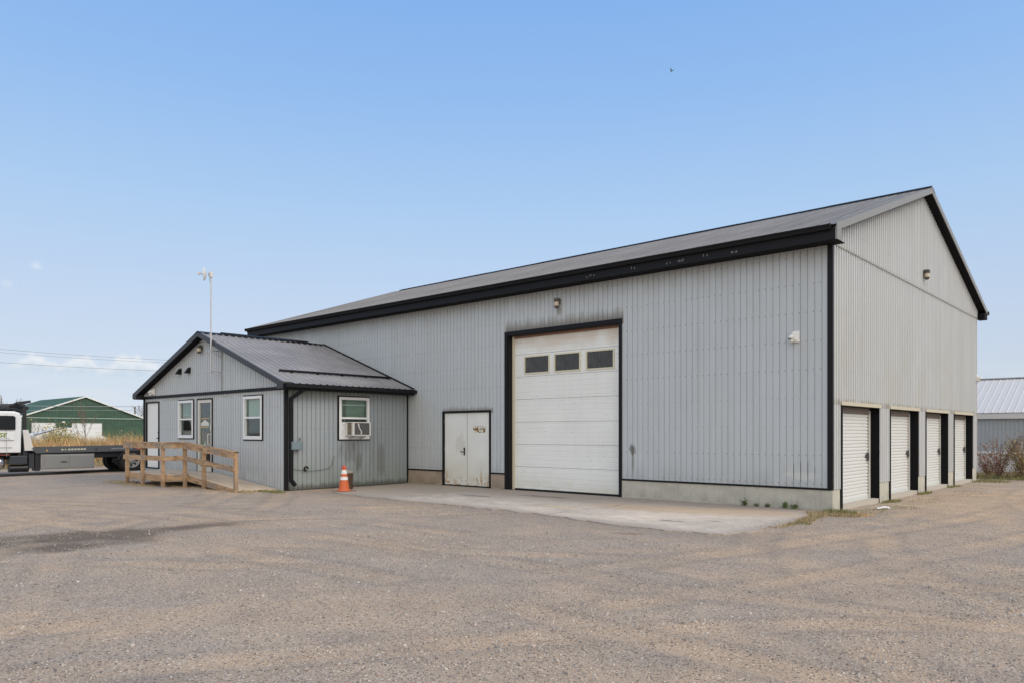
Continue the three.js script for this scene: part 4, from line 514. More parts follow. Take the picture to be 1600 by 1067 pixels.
// ================================================================ WOODEN RAMP
{
  const t = thing('wooden_ramp', 'weathered timber landing and wheelchair ramp with a post-and-board railing', 'ramp', [-17.6, GY, 5.3]);
  const O = new THREE.Vector3(17.6, -GY, -5.3); const put = (name, geo, mat, label) => { const g = Array.isArray(geo) ? M(geo) : geo; g.translate(O.x, O.y, O.z); return mesh(name, g, mat, t, label); };
  const r = mulberry(12);
  const board = (a, b, w, h) => { const A = new THREE.Vector3(...a), B = new THREE.Vector3(...b), L = A.distanceTo(B), g = new THREE.BoxGeometry(L, h, w), d = B.clone().sub(A).normalize(), m = new THREE.Matrix4(), up = new THREE.Vector3(0, 1, 0), zz = new THREE.Vector3().crossVectors(d, up).normalize(), yy = new THREE.Vector3().crossVectors(zz, d).normalize(); const o = r(); uvFrom(g, (x, y, z) => [x / 2.2 + o * 7, (y + z) * 2.4 + o * 3]); m.makeBasis(d, yy, zz); m.setPosition(A.clone().add(B).multiplyScalar(0.5)); g.applyMatrix4(m); return g; };
  for (let k = 0; k < 11; k++) { const z = 4.67 + k * 0.138; put('deck_board', board([-20.95 + 0.012 * r(), 0.315 + 0.004 * r(), z], [-17.66 - (k > 6 ? 0.035 * (k - 6) : 0), 0.315 + 0.004 * r(), z], 0.130, 0.034), deckWood); }
  for (let k = 0; k < 7; k++) { const z = 4.67 + k * 0.138; put('ramp_board', board([-17.655, 0.316, z], [-13.95 - 0.09 * k, -0.035 + 0.003 * r(), z], 0.131, 0.034), deckWood); }
  put('rim_board', board([-20.96, 0.20, 6.135], [-17.84, 0.20, 6.135], 0.036, 0.19), wood); put('rim_board', board([-20.97, 0.20, 4.6], [-20.97, 0.20, 6.13], 0.036, 0.19), wood);
  put('rim_board', board([-17.82, 0.20, 6.12], [-17.62, 0.20, 5.60], 0.036, 0.19), wood); put('rim_board', board([-17.6, 0.20, 5.585], [-14.5, -0.09, 5.585], 0.036, 0.16), wood);
  put('joist', [bx(-20.9, -17.7, 0.06, 0.29, 5.3, 5.34), bx(-19.0, -18.96, 0.06, 0.29, 4.62, 6.1)], wood);
  const post = (x, z, y1, label) => put('post', uvXY(rb(x - 0.05, x + 0.05, -0.12, y1, z - 0.05, z + 0.05, 0.008), 0.9, 2.2), wood, label);
  post(-20.64, 6.19, 1.27); post(-19.42, 6.19, 1.27); post(-17.92, 6.19, 1.27); post(-17.6, 5.65, 1.27); post(-16.36, 5.65, 1.12);
  const p6 = post(-14.45, 5.65, 1.05); mesh('post_cap', (() => { const g = bx(-14.52, -14.38, 1.05, 1.066, 5.58, 5.72); g.translate(O.x, O.y, O.z); return g; })(), black, p6);
  const rail = (a, b) => { put('top_rail', board([a[0], a[1] - 0.085, a[2]], [b[0], b[1] - 0.085, b[2]], 0.038, 0.165), wood); put('middle_rail', board([a[0], a[1] - 0.47, a[2]], [b[0], b[1] - 0.47, b[2]], 0.038, 0.15), wood); put('cap_rail', board([a[0], a[1] + 0.018, a[2] - 0.05], [b[0], b[1] + 0.018, b[2] - 0.05], 0.135, 0.034), wood); };
  rail([-20.76, 1.295, 6.255], [-17.90, 1.295, 6.255]); rail([-17.84, 1.295, 6.22], [-17.56, 1.295, 5.71]); rail([-17.62, 1.30, 5.715], [-14.41, 1.045, 5.715]);
}

// ================================================================ THINGS ON AND BY THE BUILDINGS
{
  const c = thing('traffic_cone', 'orange traffic cone with two white reflective bands and a red tip', 'traffic cone', [-12.24, GY, 3.56]);
  const orange = std(0.62, 0.13, 0.035, 0.55), faded = std(0.55, 0.17, 0.07, 0.7), rr = (y) => mix(0.165, 0.055, y / 0.68);
  const lat = (pts) => new THREE.LatheGeometry(pts.map((p) => new THREE.Vector2(...p)), 24);
  mesh('base', rb(-0.26, 0.26, 0.0, 0.035, -0.26, 0.26, 0.015), std(0.20, 0.085, 0.05, 0.8), c);
  mesh('body', lat([[0.19, 0.035], [0.168, 0.06], [rr(0.09), 0.09], [rr(0.36), 0.36], [rr(0.5), 0.5], [rr(0.6), 0.6], [rr(0.66), 0.66], [0.0, 0.665]]), orange, c);
  mesh('reflective_band', lat([[rr(0.34) + 0.003, 0.34], [rr(0.43) + 0.003, 0.43]]), std(0.78, 0.77, 0.75, 0.5), c); mesh('reflective_band', lat([[rr(0.51) + 0.003, 0.51], [rr(0.62) + 0.003, 0.62]]), std(0.78, 0.77, 0.75, 0.5), c);
  mesh('tip', lat([[0.0, 0.64], [0.05, 0.645], [0.062, 0.68], [0.058, 0.72], [0.035, 0.745], [0, 0.75]]), std(0.62, 0.09, 0.07, 0.5), c);
  const b = thing('bin', 'dark brown cylindrical bin with a pale rim behind the traffic cone', 'bin', [-12.84, GY, 2.98]);
  mesh('body', lat([[0.0, 0.0], [0.118, 0.0], [0.128, 0.05], [0.135, 0.46], [0.135, 0.5], [0.125, 0.5], [0.12, 0.1]]), std(0.075, 0.04, 0.022, 0.6), b); mesh('rim', lat([[0.125, 0.49], [0.142, 0.49], [0.145, 0.55], [0.12, 0.555], [0.118, 0.5]]), std(0.36, 0.32, 0.27, 0.7), b);
}
{ // window air conditioner: sits in the side window, pokes out 0.42 m
  const a = thing('air_conditioner', 'white window air conditioner with a dark damaged coil, in the office side window', 'air conditioner', [-13.67, 1.52, 2.18]);
  const wht = std(0.70, 0.70, 0.67, 0.5), grey = std(0.09, 0.09, 0.095, 0.7), z0 = -0.33, z1 = 0.33, h = 0.42, X = 0.42;
  mesh('case', M([rb(-0.1, X, 0, 0.03, z0, z1, 0.01), rb(-0.1, X, h - 0.03, h, z0, z1, 0.01), bx(-0.1, X, 0.03, h - 0.03, z0, z0 + 0.02), bx(-0.1, 0.12, 0.03, h - 0.03, z1 - 0.02, z1), bx(0.34, X, 0.03, h - 0.03, z1 - 0.02, z1), bx(X - 0.03, X, 0.03, h - 0.03, z1 - 0.05, z1 - 0.02), bx(X - 0.03, X, 0.03, h - 0.03, z0 + 0.02, z0 + 0.04)]), wht, a);
  mesh('side_louvre', M([...Array(9)].map((_, i) => bx(0.12, 0.34, 0.05 + i * 0.036, 0.066 + i * 0.036, z1 - 0.03, z1 - 0.004))), std(0.42, 0.36, 0.26, 0.7), a); mesh('housing', bx(0, X - 0.06, 0.03, h - 0.03, z0 + 0.02, z1 - 0.04), std(0.14, 0.12, 0.09, 0.8), a);
  mesh('coil', bx(X - 0.05, X - 0.02, 0.03, h - 0.03, z0 + 0.04, z1 - 0.05), grey, a); mesh('torn_fins', prism([[-0.02, 0.04], [0.02, 0.04], [0.03, 0.13], [-0.02, 0.2], [-0.06, 0.26], [-0.08, 0.37], [-0.14, 0.38], [-0.12, 0.33], [-0.09, 0.25], [-0.05, 0.19], [-0.01, 0.13]].map(([u, v]) => [-(u - 0.02) * -1, v]), 0.006, 'x', X - 0.019), std(0.62, 0.61, 0.57, 0.5), a);
  mesh('mounting_bracket', M([bar([0.0, -0.10, 0.2], [0.34, -0.005, 0.2], 0.025, 0.025), bar([0.0, -0.10, -0.2], [0.34, -0.005, -0.2], 0.025, 0.025)]), std(0.35, 0.35, 0.34, 0.5), a);
}
function jarLamp(label, pos, turn) { // weatherproof jar light: back plate, cap, glass jar
  const t = thing('wall_lamp', label, 'wall lamp', pos, turn), L = (p) => new THREE.LatheGeometry(p.map((q) => new THREE.Vector2(...q)), 18), f = (g) => { g.translate(0, 0, 0.095); return g; };
  mesh('back_plate', rb(-0.065, 0.065, -0.04, 0.12, 0.0, 0.03, 0.008), std(0.16, 0.15, 0.13, 0.5), t); mesh('cap', f(L([[0, 0.125], [0.07, 0.125], [0.078, 0.115], [0.078, 0.03], [0.0, 0.03]])), std(0.10, 0.095, 0.085, 0.5), t);
  mesh('jar', f(L([[0.062, 0.03], [0.066, -0.02], [0.064, -0.09], [0.045, -0.125], [0, -0.13]])), std(0.58, 0.50, 0.38, 0.3), t); mesh('guard_ring', f(L([[0.068, -0.085], [0.074, -0.085], [0.056, -0.128], [0.04, -0.145], [0.036, -0.14]])), std(0.10, 0.085, 0.06, 0.6), t); return t; }
jarLamp('small jar-shaped wall lamp above the overhead door', [-7.3, 5.145, 0.018], 0);
jarLamp('small jar-shaped wall lamp high on the right gable', [0.035, 6.0, -7.06], Math.PI / 2);
jarLamp('small jar-shaped wall lamp under the office gable peak', [-18.68, 4.36, 4.59], 0);
function camBox(label, pos, turn) { const t = thing('security_camera', label, 'security camera', pos, turn); t.scale.setScalar(0.8); const w = std(0.80, 0.80, 0.78, 0.4);
  mesh('mount_box', rb(-0.02, 0.16, -0.14, 0.16, 0.0, 0.06, 0.015), w, t); mesh('arm', M([cy(0.035, 0.035, 0.14, 0.03, 0.07, 0.11, 12, 'z'), rb(-0.03, 0.09, -0.09, 0.09, 0.05, 0.12, 0.02)]), w, t);
  const g = new THREE.CapsuleGeometry(0.055, 0.09, 6, 14); g.rotateX(Math.PI / 2); g.rotateX(0.3); g.rotateY(-0.35); g.translate(0.0, 0.0, 0.16); mesh('camera_body', g, w, t); const v = cy(0.03, 0.038, 0.03, -0.035, -0.055, 0.235, 12); mesh('lens', v, std(0.03, 0.03, 0.035, 0.2), t); const s = new THREE.SphereGeometry(0.07, 14, 10); s.scale(1, 0.7, 1); s.translate(-0.02, -0.11, 0.13); mesh('sensor', s, std(0.70, 0.69, 0.63, 0.4), t); return t; }
camBox('white security camera on the front wall near the right corner', [-0.80, 3.67, 0.0], 0);
camBox('white security camera at the lower left of the office gable', [-22.42, 3.09, 4.58], 0);
camBox('white security camera at the far end of the gable wall', [0.02, 3.50, -13.98], Math.PI / 2);
{ const t = thing('electrical_box', 'grey-blue metal box on the office side wall beside the downspout', 'electrical box', [-13.655, 1.12, 4.26]); mesh('box_body', rb(0, 0.13, 0, 0.235, -0.16, 0.17, 0.012), std(0.15, 0.20, 0.225, 0.5), t); mesh('lid', rb(0.13, 0.142, 0.01, 0.225, -0.15, 0.16, 0.005), std(0.17, 0.225, 0.25, 0.5), t); mesh('conduit_stub', M([cy(0.012, 0.012, 0.12, 0.06, 0.28, -0.13, 8), cy(0.02, 0.02, 0.03, 0.06, 0.33, -0.13, 8)]), std(0.05, 0.05, 0.05, 0.6), t); }
{ const c = mesh('cable', tube([[-13.63, 0.555, 4.40], [-13.635, 0.55, 4.25], [-13.635, 0.525, 4.08], [-13.63, 0.50, 3.9], [-13.635, 0.49, 3.7], [-13.64, 0.50, 3.45], [-13.64, 0.535, 3.2], [-13.64, 0.57, 3.05]], 0.006, 40, 6), std(0.03, 0.03, 0.032, 0.6)); tag(c, 'black cable sagging along the foot of the office side wall', 'cable');
  const d = mesh('cable', tube([[-13.64, 0.60, 3.04], [-13.60, 0.66, 3.01], [-13.62, 0.78, 2.98], [-13.615, 0.88, 2.93], [-13.64, 0.90, 2.90]], 0.007, 20, 6), std(0.03, 0.03, 0.032, 0.6)); tag(d, 'short black cable end sticking up left of the traffic cone', 'cable');
  const p = thing('pipe_outlet', 'torn black pipe outlet low on the office side wall', 'pipe', [-13.65, 0.56, 3.90]); const tg = new THREE.TorusGeometry(0.062, 0.02, 8, 18, 4.6); tg.rotateY(Math.PI / 2); tg.translate(0.03, 0, 0); mesh('collar', tg, black, p); mesh('opening', cy(0.05, 0.05, 0.03, 0.012, 0, 0, 16, 'x'), std(0.15, 0.15, 0.14, 0.9), p); }
{ // antenna mast on stand-off brackets
  const t = thing('antenna_mast', 'thin galvanised antenna mast with a small white dish above the office gable', 'antenna', [-17.43, 0, 4.9]); const wz = -0.32;
  mesh('mast', cy(0.024, 0.024, 3.24, 0, 5.08, 0, 12), galv, t);
  for (const y of [4.20, 3.55]) mesh('bracket', M([bar([0, y, 0], [0, y, wz], 0.035, 0.03), bx(-0.06, 0.06, y - 0.05, y + 0.05, wz - 0.005, wz + 0.012), bx(-0.04, 0.04, y - 0.03, y + 0.03, -0.035, 0.035), bar([0, y - 0.02, -0.05], [0.05, y - 0.2, wz], 0.02, 0.02)]), galv, t);
  const d = new THREE.SphereGeometry(0.36, 24, 8, 0, 6.2832, 0, 0.66); d.scale(1, 1, 1); d.translate(0, -0.36, 0); d.rotateX(Math.PI);  const m = mesh('dish', d, std(0.66, 0.66, 0.64, 0.5), t); m.geometry.rotateZ(Math.PI / 2); m.geometry.rotateY(0.985); m.geometry.translate(-0.075, 6.6, 0.11);
  const f = mesh('feed', M([cy(0.022, 0.022, 0.2, 0, 0, 0, 10, 'x'), bx(-0.15, -0.08, -0.035, 0.035, -0.035, 0.035)]), std(0.7, 0.7, 0.68, 0.5), m); f.position.set(-0.14, 6.6, 0.21); f.rotation.y = 0.985;
  mesh('dish_bracket', M([bx(-0.13, 0.04, 6.57, 6.63, -0.03, 0.03), rb(-0.05, 0.05, 6.5, 6.66, -0.05, 0.05, 0.01)]), std(0.6, 0.6, 0.58, 0.5), t); mesh('dish_cable', tube([[-0.05, 6.5, 0], [-0.11, 6.42, 0.01], [-0.05, 6.34, 0], [-0.03, 5.4, 0], [-0.03, 4.0, 0]], 0.006, 30, 5), std(0.5, 0.5, 0.5, 0.6), t);
}
{ const l = mesh('paper_litter', (() => { const g = new THREE.PlaneGeometry(0.26, 0.17, 6, 4); const p = g.attributes.position; for (let i = 0; i < p.count; i++) p.setZ(i, 0.018 * Math.sin(p.getX(i) * 19 + 1) + 0.015 * Math.cos(p.getY(i) * 23)); g.rotateX(-Math.PI / 2); g.rotateY(0.5); g.computeVertexNormals(); return g; })(), std(0.86, 0.86, 0.86, 0.7, 0, { side: THREE.DoubleSide })); l.position.set(0.62, -0.02, -1.35); tag(l, 'crumpled white scrap of paper on the gravel by the roll-up doors', 'litter'); }
{ const b = thing('bird', 'tiny dark bird gliding high over the warehouse', 'bird', [-25.1, 30.2, -36.7], 0.6); b.scale.setScalar(0.42); b.rotation.set(0.5, 1.9, 0.9); const body = new THREE.CapsuleGeometry(0.09, 0.32, 4, 10); body.rotateX(Math.PI / 2); mesh('body', body, std(0.10, 0.11, 0.14, 0.8), b); const w = (s) => { const g = prism([[0, 0.12], [0.32, 0.16], [0.75, -0.06], [0.34, -0.02], [0, -0.12]].map(([x, y]) => [s * x, y]), 0.015); g.rotateX(-Math.PI / 2); g.rotateZ(s * 0.55); return g; }; mesh('wing', w(1), std(0.14, 0.15, 0.18, 0.8), b); mesh('wing', w(-1), std(0.2, 0.21, 0.24, 0.8), b); const tl = prism([[-0.05, 0], [0.05, 0], [0.09, 0.22], [-0.09, 0.22]], 0.015); tl.rotateX(-Math.PI / 2); tl.rotateY(Math.PI); tl.translate(0, 0, 0.2); mesh('tail', tl, std(0.14, 0.15, 0.18, 0.8), b); }

// ================================================================ TOW TRUCK (right side in plane x = -28.5, cab toward +z)
{
  const t = thing('tow_truck', 'white flatbed tow truck with a dark grey bed, seen behind the ramp', 'truck', [-29.6, GY, 5]); const S = 1.08;       // side plane at local x = S
  const paint = std(0.74, 0.75, 0.76, 0.28), blk = std(0.014, 0.014, 0.016, 0.45), bedM = std(0.075, 0.08, 0.088, 0.5), steel = std(0.30, 0.30, 0.29, 0.45, 0.6), rubber = std(0.012, 0.012, 0.013, 0.85), wheelM = std(0.36, 0.36, 0.35, 0.4, 0.5);
  const Z = (w) => w - 5, Y = (y) => y - GY;
  // cab: side profile swept across the width; everything is in local coordinates
  const prof = [[-2.17, 0.94], [-2.14, 2.30], [-2.2, 2.42], [-2.36, 2.47], [-3.9, 2.47], [-4.25, 1.72], [-5.2, 1.55], [-5.45, 1.35], [-5.45, 0.62], [-4.9, 0.60], [-4.75, 0.98], [-3.95, 0.98], [-3.8, 0.94]].map(([u, v]) => [u, v]);
  const cab = mesh('cab', prism(prof, 2 * S - 0.1, 'x', -S + 0.05, 0.045), paint, t);
  mesh('side_window', prism([[-2.33, 1.80], [-2.33, 2.28], [-2.40, 2.335], [-3.55, 2.335], [-3.75, 1.80]], 0.012, 'x', S + 0.036, 0.004), std(0.012, 0.014, 0.016, 0.08), cab);
  mesh('door_seam', M([bx(S + 0.044, S + 0.048, 0.75, 2.4, 2.62, 2.632)]), std(0.3, 0.3, 0.3, 0.6), cab);
  { const cv = document.createElement('canvas'); cv.width = 256; cv.height = 96; const g = cv.getContext('2d'); g.fillStyle = '#dfe1e2'; g.fillRect(0, 0, 256, 96); g.font = 'italic bold 70px sans-serif'; g.fillStyle = '#2a3230'; g.fillText('RPSE', 12, 66); g.fillStyle = '#8a9a48'; g.fillText('RPSE', 7, 62); g.fillStyle = '#8d9298'; g.fillRect(20, 78, 190, 9); const tx = new THREE.CanvasTexture(cv); tx.colorSpace = THREE.SRGBColorSpace; const pm = mesh('door_lettering', new THREE.PlaneGeometry(0.86, 0.32), std(1, 1, 1, 0.4, 0, { map: tx }), cab); pm.rotation.y = Math.PI / 2; pm.position.set(S + 0.0475, 1.56, 2.78); }
  mesh('door_print', M([...Array(9)].map((_, i) => bx(S + 0.044, S + 0.047, 1.09, 1.12, 2.45 + i * 0.075, 2.50 + i * 0.075))), std(0.2, 0.2, 0.22, 0.6), cab);
  mesh('headache_rack', M([bx(-S + 0.1, S - 0.1, 0.9, 1.6, 1.98, 2.04), bx(S - 0.12, S - 0.04, 0.7, 2.66, 1.93, 2.05), bx(-S + 0.04, -S + 0.12, 0.7, 2.66, 1.93, 2.05), ...[1.75, 1.92, 2.09, 2.26, 2.43].map((y) => bx(-S + 0.1, S - 0.1, y, y + 0.03, 1.98, 2.02))]), blk, t);
  { const r = mulberry(3), g = []; for (let i = 0; i < 20; i++) { const z = 1.72 + 1.35 * Math.pow(r(), 1.5), y = 2.56 + r() * 0.36 * (z < 2.4 ? 1 : 0.6), x = -S + 0.3 + r() * 1.5, q = rb(-0.18, 0.18, -0.05 - 0.05 * r(), 0.05, -0.1 - 0.08 * r(), 0.14, 0.03); q.rotateX((r() - 0.5) * 0.7); q.translate(x, y, z); g.push(q); } g.push(bar([0.6, 2.88, 1.8], [0.6, 2.66, 3.0], 0.10, 0.08), bar([0.75, 2.92, 1.72], [0.75, 2.84, 2.2], 0.14, 0.1), bx(-S + 0.2, S - 0.1, 2.6, 2.68, 1.92, 2.04)); mesh('light_bar', g, std(0.025, 0.026, 0.028, 0.4), t); }
  mesh('deck_guard', prism([[-1.99, 0.98], [-1.62, 0.98], [-1.70, 1.02], [-1.88, 1.78], [-2.05, 1.78]].map(([u, v]) => [u, v]), 0.3, 'x', S - 0.32, 0.01), std(0.62, 0.60, 0.58, 0.4), t);
  mesh('chassis', M([bx(-0.5, -0.35, 0.62, 0.9, -5.2, 3.4), bx(0.35, 0.5, 0.62, 0.9, -5.2, 3.4), bx(-S + 0.15, S - 0.15, 0.66, 0.88, -3.2, 2.2), bx(-0.3, 0.3, 0.4, 0.7, -2.4, -1.8)]), blk, t);
  const bed = mesh('flatbed', M([bx(-S - 0.1, S - 0.06, 0.93, 1.05, -5.0, 1.70)]), bedM, t); bed.rotation.x = 0.012;
  mesh('bed_rail', prism([[-1.74, 1.09], [5.0, 1.09], [5.0, 0.88], [-1.60, 0.88]], 0.06, 'x', S - 0.055, 0.004), bedM, bed);
  mesh('bed_rail', prism([[-1.74, 1.09], [5.0, 1.09], [5.0, 0.88], [-1.60, 0.88]], 0.06, 'x', -S - 0.12, 0.004), bedM, bed);
  const decal = (z0, z1, y0, y1, col, name) => mesh(name, M([bx(S + 0.0095, S + 0.012, y0, y1, z0, z1)]), col, bed);
  const pale = std(0.50, 0.50, 0.40, 0.6), or = std(0.50, 0.13, 0.06, 0.6);
  for (const [z0, z1] of [[0.62, 0.70], [0.52, 0.57], [0.36, 0.45], [0.24, 0.33], [0.13, 0.21], [0.01, 0.10], [-0.11, -0.02], [-0.22, -0.13]]) decal(z0, z1, 0.975, 1.035, pale, 'bed_lettering');
  for (let i = 0; i < 8; i++) decal(-1.30 - i * 0.11, -1.22 - i * 0.11, 0.97, 1.02, std(0.26, 0.26, 0.28, 0.6), 'bed_lettering');
  mesh('bed_logo', M([prism([[2.2, 0.985], [2.32, 1.04], [2.55, 1.05], [2.86, 1.04], [3.0, 0.99], [2.8, 0.96], [2.5, 0.93], [2.3, 0.945]], 0.003, 'x', S + 0.0095)]), or, bed); mesh('bed_logo', (() => { const g = new THREE.TorusGeometry(0.055, 0.018, 6, 16); g.rotateY(Math.PI / 2); g.translate(S + 0.012, 0.985, -2.52); return g; })(), std(0.05, 0.05, 0.05, 0.6), bed);
  for (const z of [1.22, -0.62]) mesh('marker_light', cy(0.035, 0.035, 0.03, S + 0.01, 0.985, z, 12, 'x'), z > 0 ? std(0.55, 0.33, 0.12, 0.4) : std(0.02, 0.02, 0.02, 0.4), bed);
  // tool box
  const tb = mesh('tool_box', rb(S - 0.55, S - 0.02, Y(0.15), Y(0.75), Z(4.45), Z(6.44), 0.015), steel, t); mesh('tool_box_door', rb(S - 0.03, S - 0.004, Y(0.20), Y(0.70), Z(4.50), Z(5.40), 0.008), steel, tb); mesh('tool_box_door', rb(S - 0.03, S - 0.004, Y(0.20), Y(0.70), Z(5.46), Z(6.30), 0.008), steel, tb); mesh('door_latch', bx(S - 0.004, S + 0.012, Y(0.42), Y(0.46), Z(5.5), Z(5.72)), blk, tb);
  mesh('box_bracket', bx(S - 0.5, S - 0.06, Y(0.1), Y(0.8), Z(6.46), Z(6.62)), blk, t);
  mesh('battery_box', rb(S - 0.5, S - 0.03, Y(0.38), Y(0.72), Z(6.9), Z(7.5), 0.03), std(0.035, 0.04, 0.05, 0.4), t); mesh('air_tank', cy(0.15, 0.15, 0.66, S - 0.25, Y(0.22), Z(7.15), 18, 'z'), blk, t); mesh('mud_flap', bx(S - 0.5, S - 0.05, Y(0.22), Y(0.78), Z(6.66), Z(6.84)), std(0.025, 0.027, 0.035, 0.5), t);
  mesh('fuel_tank', (() => { const g = new THREE.CapsuleGeometry(0.27, 0.8, 6, 20); g.rotateX(Math.PI / 2); g.translate(S - 0.3, Y(0.44), Z(8.25)); return g; })(), std(0.62, 0.62, 0.62, 0.22, 0.9), t); mesh('step', M([bx(S - 0.35, S - 0.02, Y(0.74), Y(0.78), Z(7.5), Z(8.8))]), std(0.2, 0.05, 0.04, 0.6), t);
  // wheels
  const L = (p) => { const g = new THREE.LatheGeometry(p.map((q) => new THREE.Vector2(...q)), 36); g.rotateZ(-Math.PI / 2); return g; };
  const wheel = (x, z, side) => { const w = mesh('wheel', L([[0.30, -0.13], [0.42, -0.14], [0.475, -0.12], [0.49, -0.06], [0.49, 0.06], [0.475, 0.12], [0.42, 0.14], [0.30, 0.13]]), rubber, t); w.position.set(x, 0.485, z); if (side < 0) w.rotation.y = Math.PI; mesh('rim', L([[0.30, 0.12], [0.305, 0.135], [0.285, 0.13], [0.26, 0.02], [0.17, -0.02], [0.13, 0.02], [0.13, 0.09], [0.0, 0.10]]), wheelM, w); const hn = []; for (let i = 0; i < 8; i++) { const a = i / 8 * 6.2832; hn.push(cy(0.045, 0.045, 0.02, -0.012 + 0.02, 0.215 * Math.cos(a), 0.215 * Math.sin(a), 10, 'x')); } mesh('hand_hole', hn, rubber, w); return w; };
  wheel(S - 0.14, Z(2.92), 1); wheel(S - 0.46, Z(2.92), 1); wheel(-S + 0.14, Z(2.92), -1); wheel(-S + 0.46, Z(2.92), -1); wheel(S - 0.16, 4.35, 1); wheel(-S + 0.16, 4.35, -1);
  { const p = []; for (let i = 0; i <= 10; i++) { const a = Math.PI * (0.06 + 0.5 * i / 10); p.push([0.60 * Math.cos(a), 0.60 * Math.sin(a)]); } for (let i = 10; i >= 0; i--) { const a = Math.PI * (0.06 + 0.5 * i / 10); p.push([0.56 * Math.cos(a), 0.56 * Math.sin(a)]); } const g = prism(p.map(([u, v]) => [-u - Z(2.92), v + 0.42]), 0.55, 'x', S - 0.56); mesh('fender', g, std(0.03, 0.034, 0.04, 0.35), t); }
  mesh('axle', cy(0.09, 0.09, 1.6, 0, 0.485, Z(2.92), 12, 'x'), blk, t);
}
{ const h = mesh('hose', tube([[-27.9, GY + 0.05, 9.4], [-28.15, GY + 0.05, 8.0], [-28.7, GY + 0.05, 6.0], [-29.3, GY + 0.05, 4.1], [-30.4, GY + 0.05, 1.0]], 0.05, 30, 8), std(0.02, 0.02, 0.02, 0.7)); tag(h, 'long black hose lying on the gravel under the tow truck', 'hose'); }

// ================================================================ GREEN BARN
{
  const XG = -109, zr = -22.3, hw = 8.15, ye = 3.72, yr = 6.72, t = thing('barn', 'dark green metal barn with white trim behind the weeds', 'barn', [XG, 0, zr]);
  const gcol = [54, 84, 68], gm = std(1, 1, 1, 0.5, 0, { map: tex(256, 128, (i, j) => { const n = fbm(i / 18, j / 9, 3); return gcol.map((q) => q * (1 + 0.3 * (n - 0.5))); }) }), roofG = phys(0.065, 0.125, 0.085, 0.7, 0.25), wt = std(0.74, 0.76, 0.74, 0.5);
  const sl = (yr - ye) / hw, top = (z) => yr - sl * Math.abs(z);
  const place = (s, y, h) => [h, y, -s]; const uv = (s, y) => [s / 8, y / 4], o = { pitch: 0.42, H: 0.03, half: 0.06, top: 0.025 };
  mesh('wall_frame', prism([[-hw + 0.05, -0.4], [hw - 0.05, -0.4], [hw - 0.05, ye - 0.1], [0, yr - 0.15], [-hw + 0.05, ye - 0.1]], 18.8, 'x', -18.9), std(0.02, 0.07, 0.045, 0.6), t);
  mesh('wall', ribSheet(place, uv, -hw, hw, () => -0.3, () => 3.68, o), gm, t); mesh('gable', ribSheet((s, y, h) => place(s, y, h + 0.03), uv, -hw, hw, () => 3.66, (s) => Math.max(3.67, top(s) - 0.03), o), gm, t);
  mesh('band_trim', bx(0.02, 0.12, 3.62, 3.70, -hw, hw), std(0.42, 0.55, 0.48, 0.5), t);
  const rp = (d0, d1, e) => [[-hw - e, top(hw + e) + d0], [0, yr + d0], [hw + e, top(hw + e) + d0], [hw + e, top(hw + e) - d1], [0, yr - d1], [-hw - e, top(hw + e) - d1]];
  mesh('roof', prism(rp(0.03, 0.06, 0.3), 19.2, 'x', -18.95), roofG, t); mesh('rake_trim', prism(rp(0.05, 0.14, 0.32), 0.06, 'x', 0.25), wt, t);
  for (const [a, b, l] of [[6.55, 3.72, 'left white overhead door of the barn'], [1.68, -2.15, 'right white overhead door of the barn']]) { const d = mesh('barn_door', bx(0.08, 0.12, -0.3, 2.98, a, b), std(0.72, 0.73, 0.75, 0.5), t, l); mesh('door_frame', M([bx(0.06, 0.14, 2.98, 3.08, a + 0.1, b - 0.1), bx(0.06, 0.14, -0.3, 2.98, a, a + 0.1), bx(0.06, 0.14, -0.3, 2.98, b - 0.1, b)]), std(0.10, 0.12, 0.11, 0.6), d); mesh('door_joint', M([0.5, 1.1, 1.7, 2.3].map((y) => bx(0.12, 0.125, y, y + 0.03, a, b))), std(0.45, 0.46, 0.47, 0.6), d); }
  mesh('barn_lamp', rb(0.08, 0.35, 3.0, 3.2, 2.6, 2.95, 0.04), wt, t);
}
{ // low white shed in front of the barn
  const t = thing('low_shed', 'low white-roofed shelter rising above the weeds in front of the barn doors', 'shelter', [-70, -0.3, -8.2]), w = std(0.74, 0.75, 0.76, 0.6);
  mesh('wall', bx(-3, -0.06, 0, 1.2, -3.0, 3.0), w, t);
  mesh('roof', prism([[-3.2, 1.70], [-0.73, 2.38], [0.95, 2.45], [3.2, 1.22], [3.2, 1.0], [-3.2, 1.0]], 3.4, 'x', -3.3), w, t);
  mesh('eave_shadow', M([bar([0.12, 1.74, 3.22], [0.12, 2.43, 0.73], 0.07, 0.07)]), std(0.12, 0.13, 0.15, 0.7), t);  // dark strip added in place of the shadow under the eave
}
{ const t = thing('trailer', 'white box trailer half hidden in the weeds by the office corner', 'trailer', [-60, -0.2, -14.9]); mesh('trailer_body', rb(-1.6, 0, 0.55, 1.55, -0.75, 0.75, 0.05), std(0.68, 0.68, 0.67, 0.5), t); mesh('trailer_window', bx(0.0, 0.02, 0.9, 1.3, -0.55, 0.55), std(0.12, 0.12, 0.11, 0.4), t); mesh('trailer_wheel', cy(0.32, 0.32, 0.2, -0.8, 0.32, 0.72, 18, 'z'), std(0.02, 0.02, 0.02, 0.8), t); }

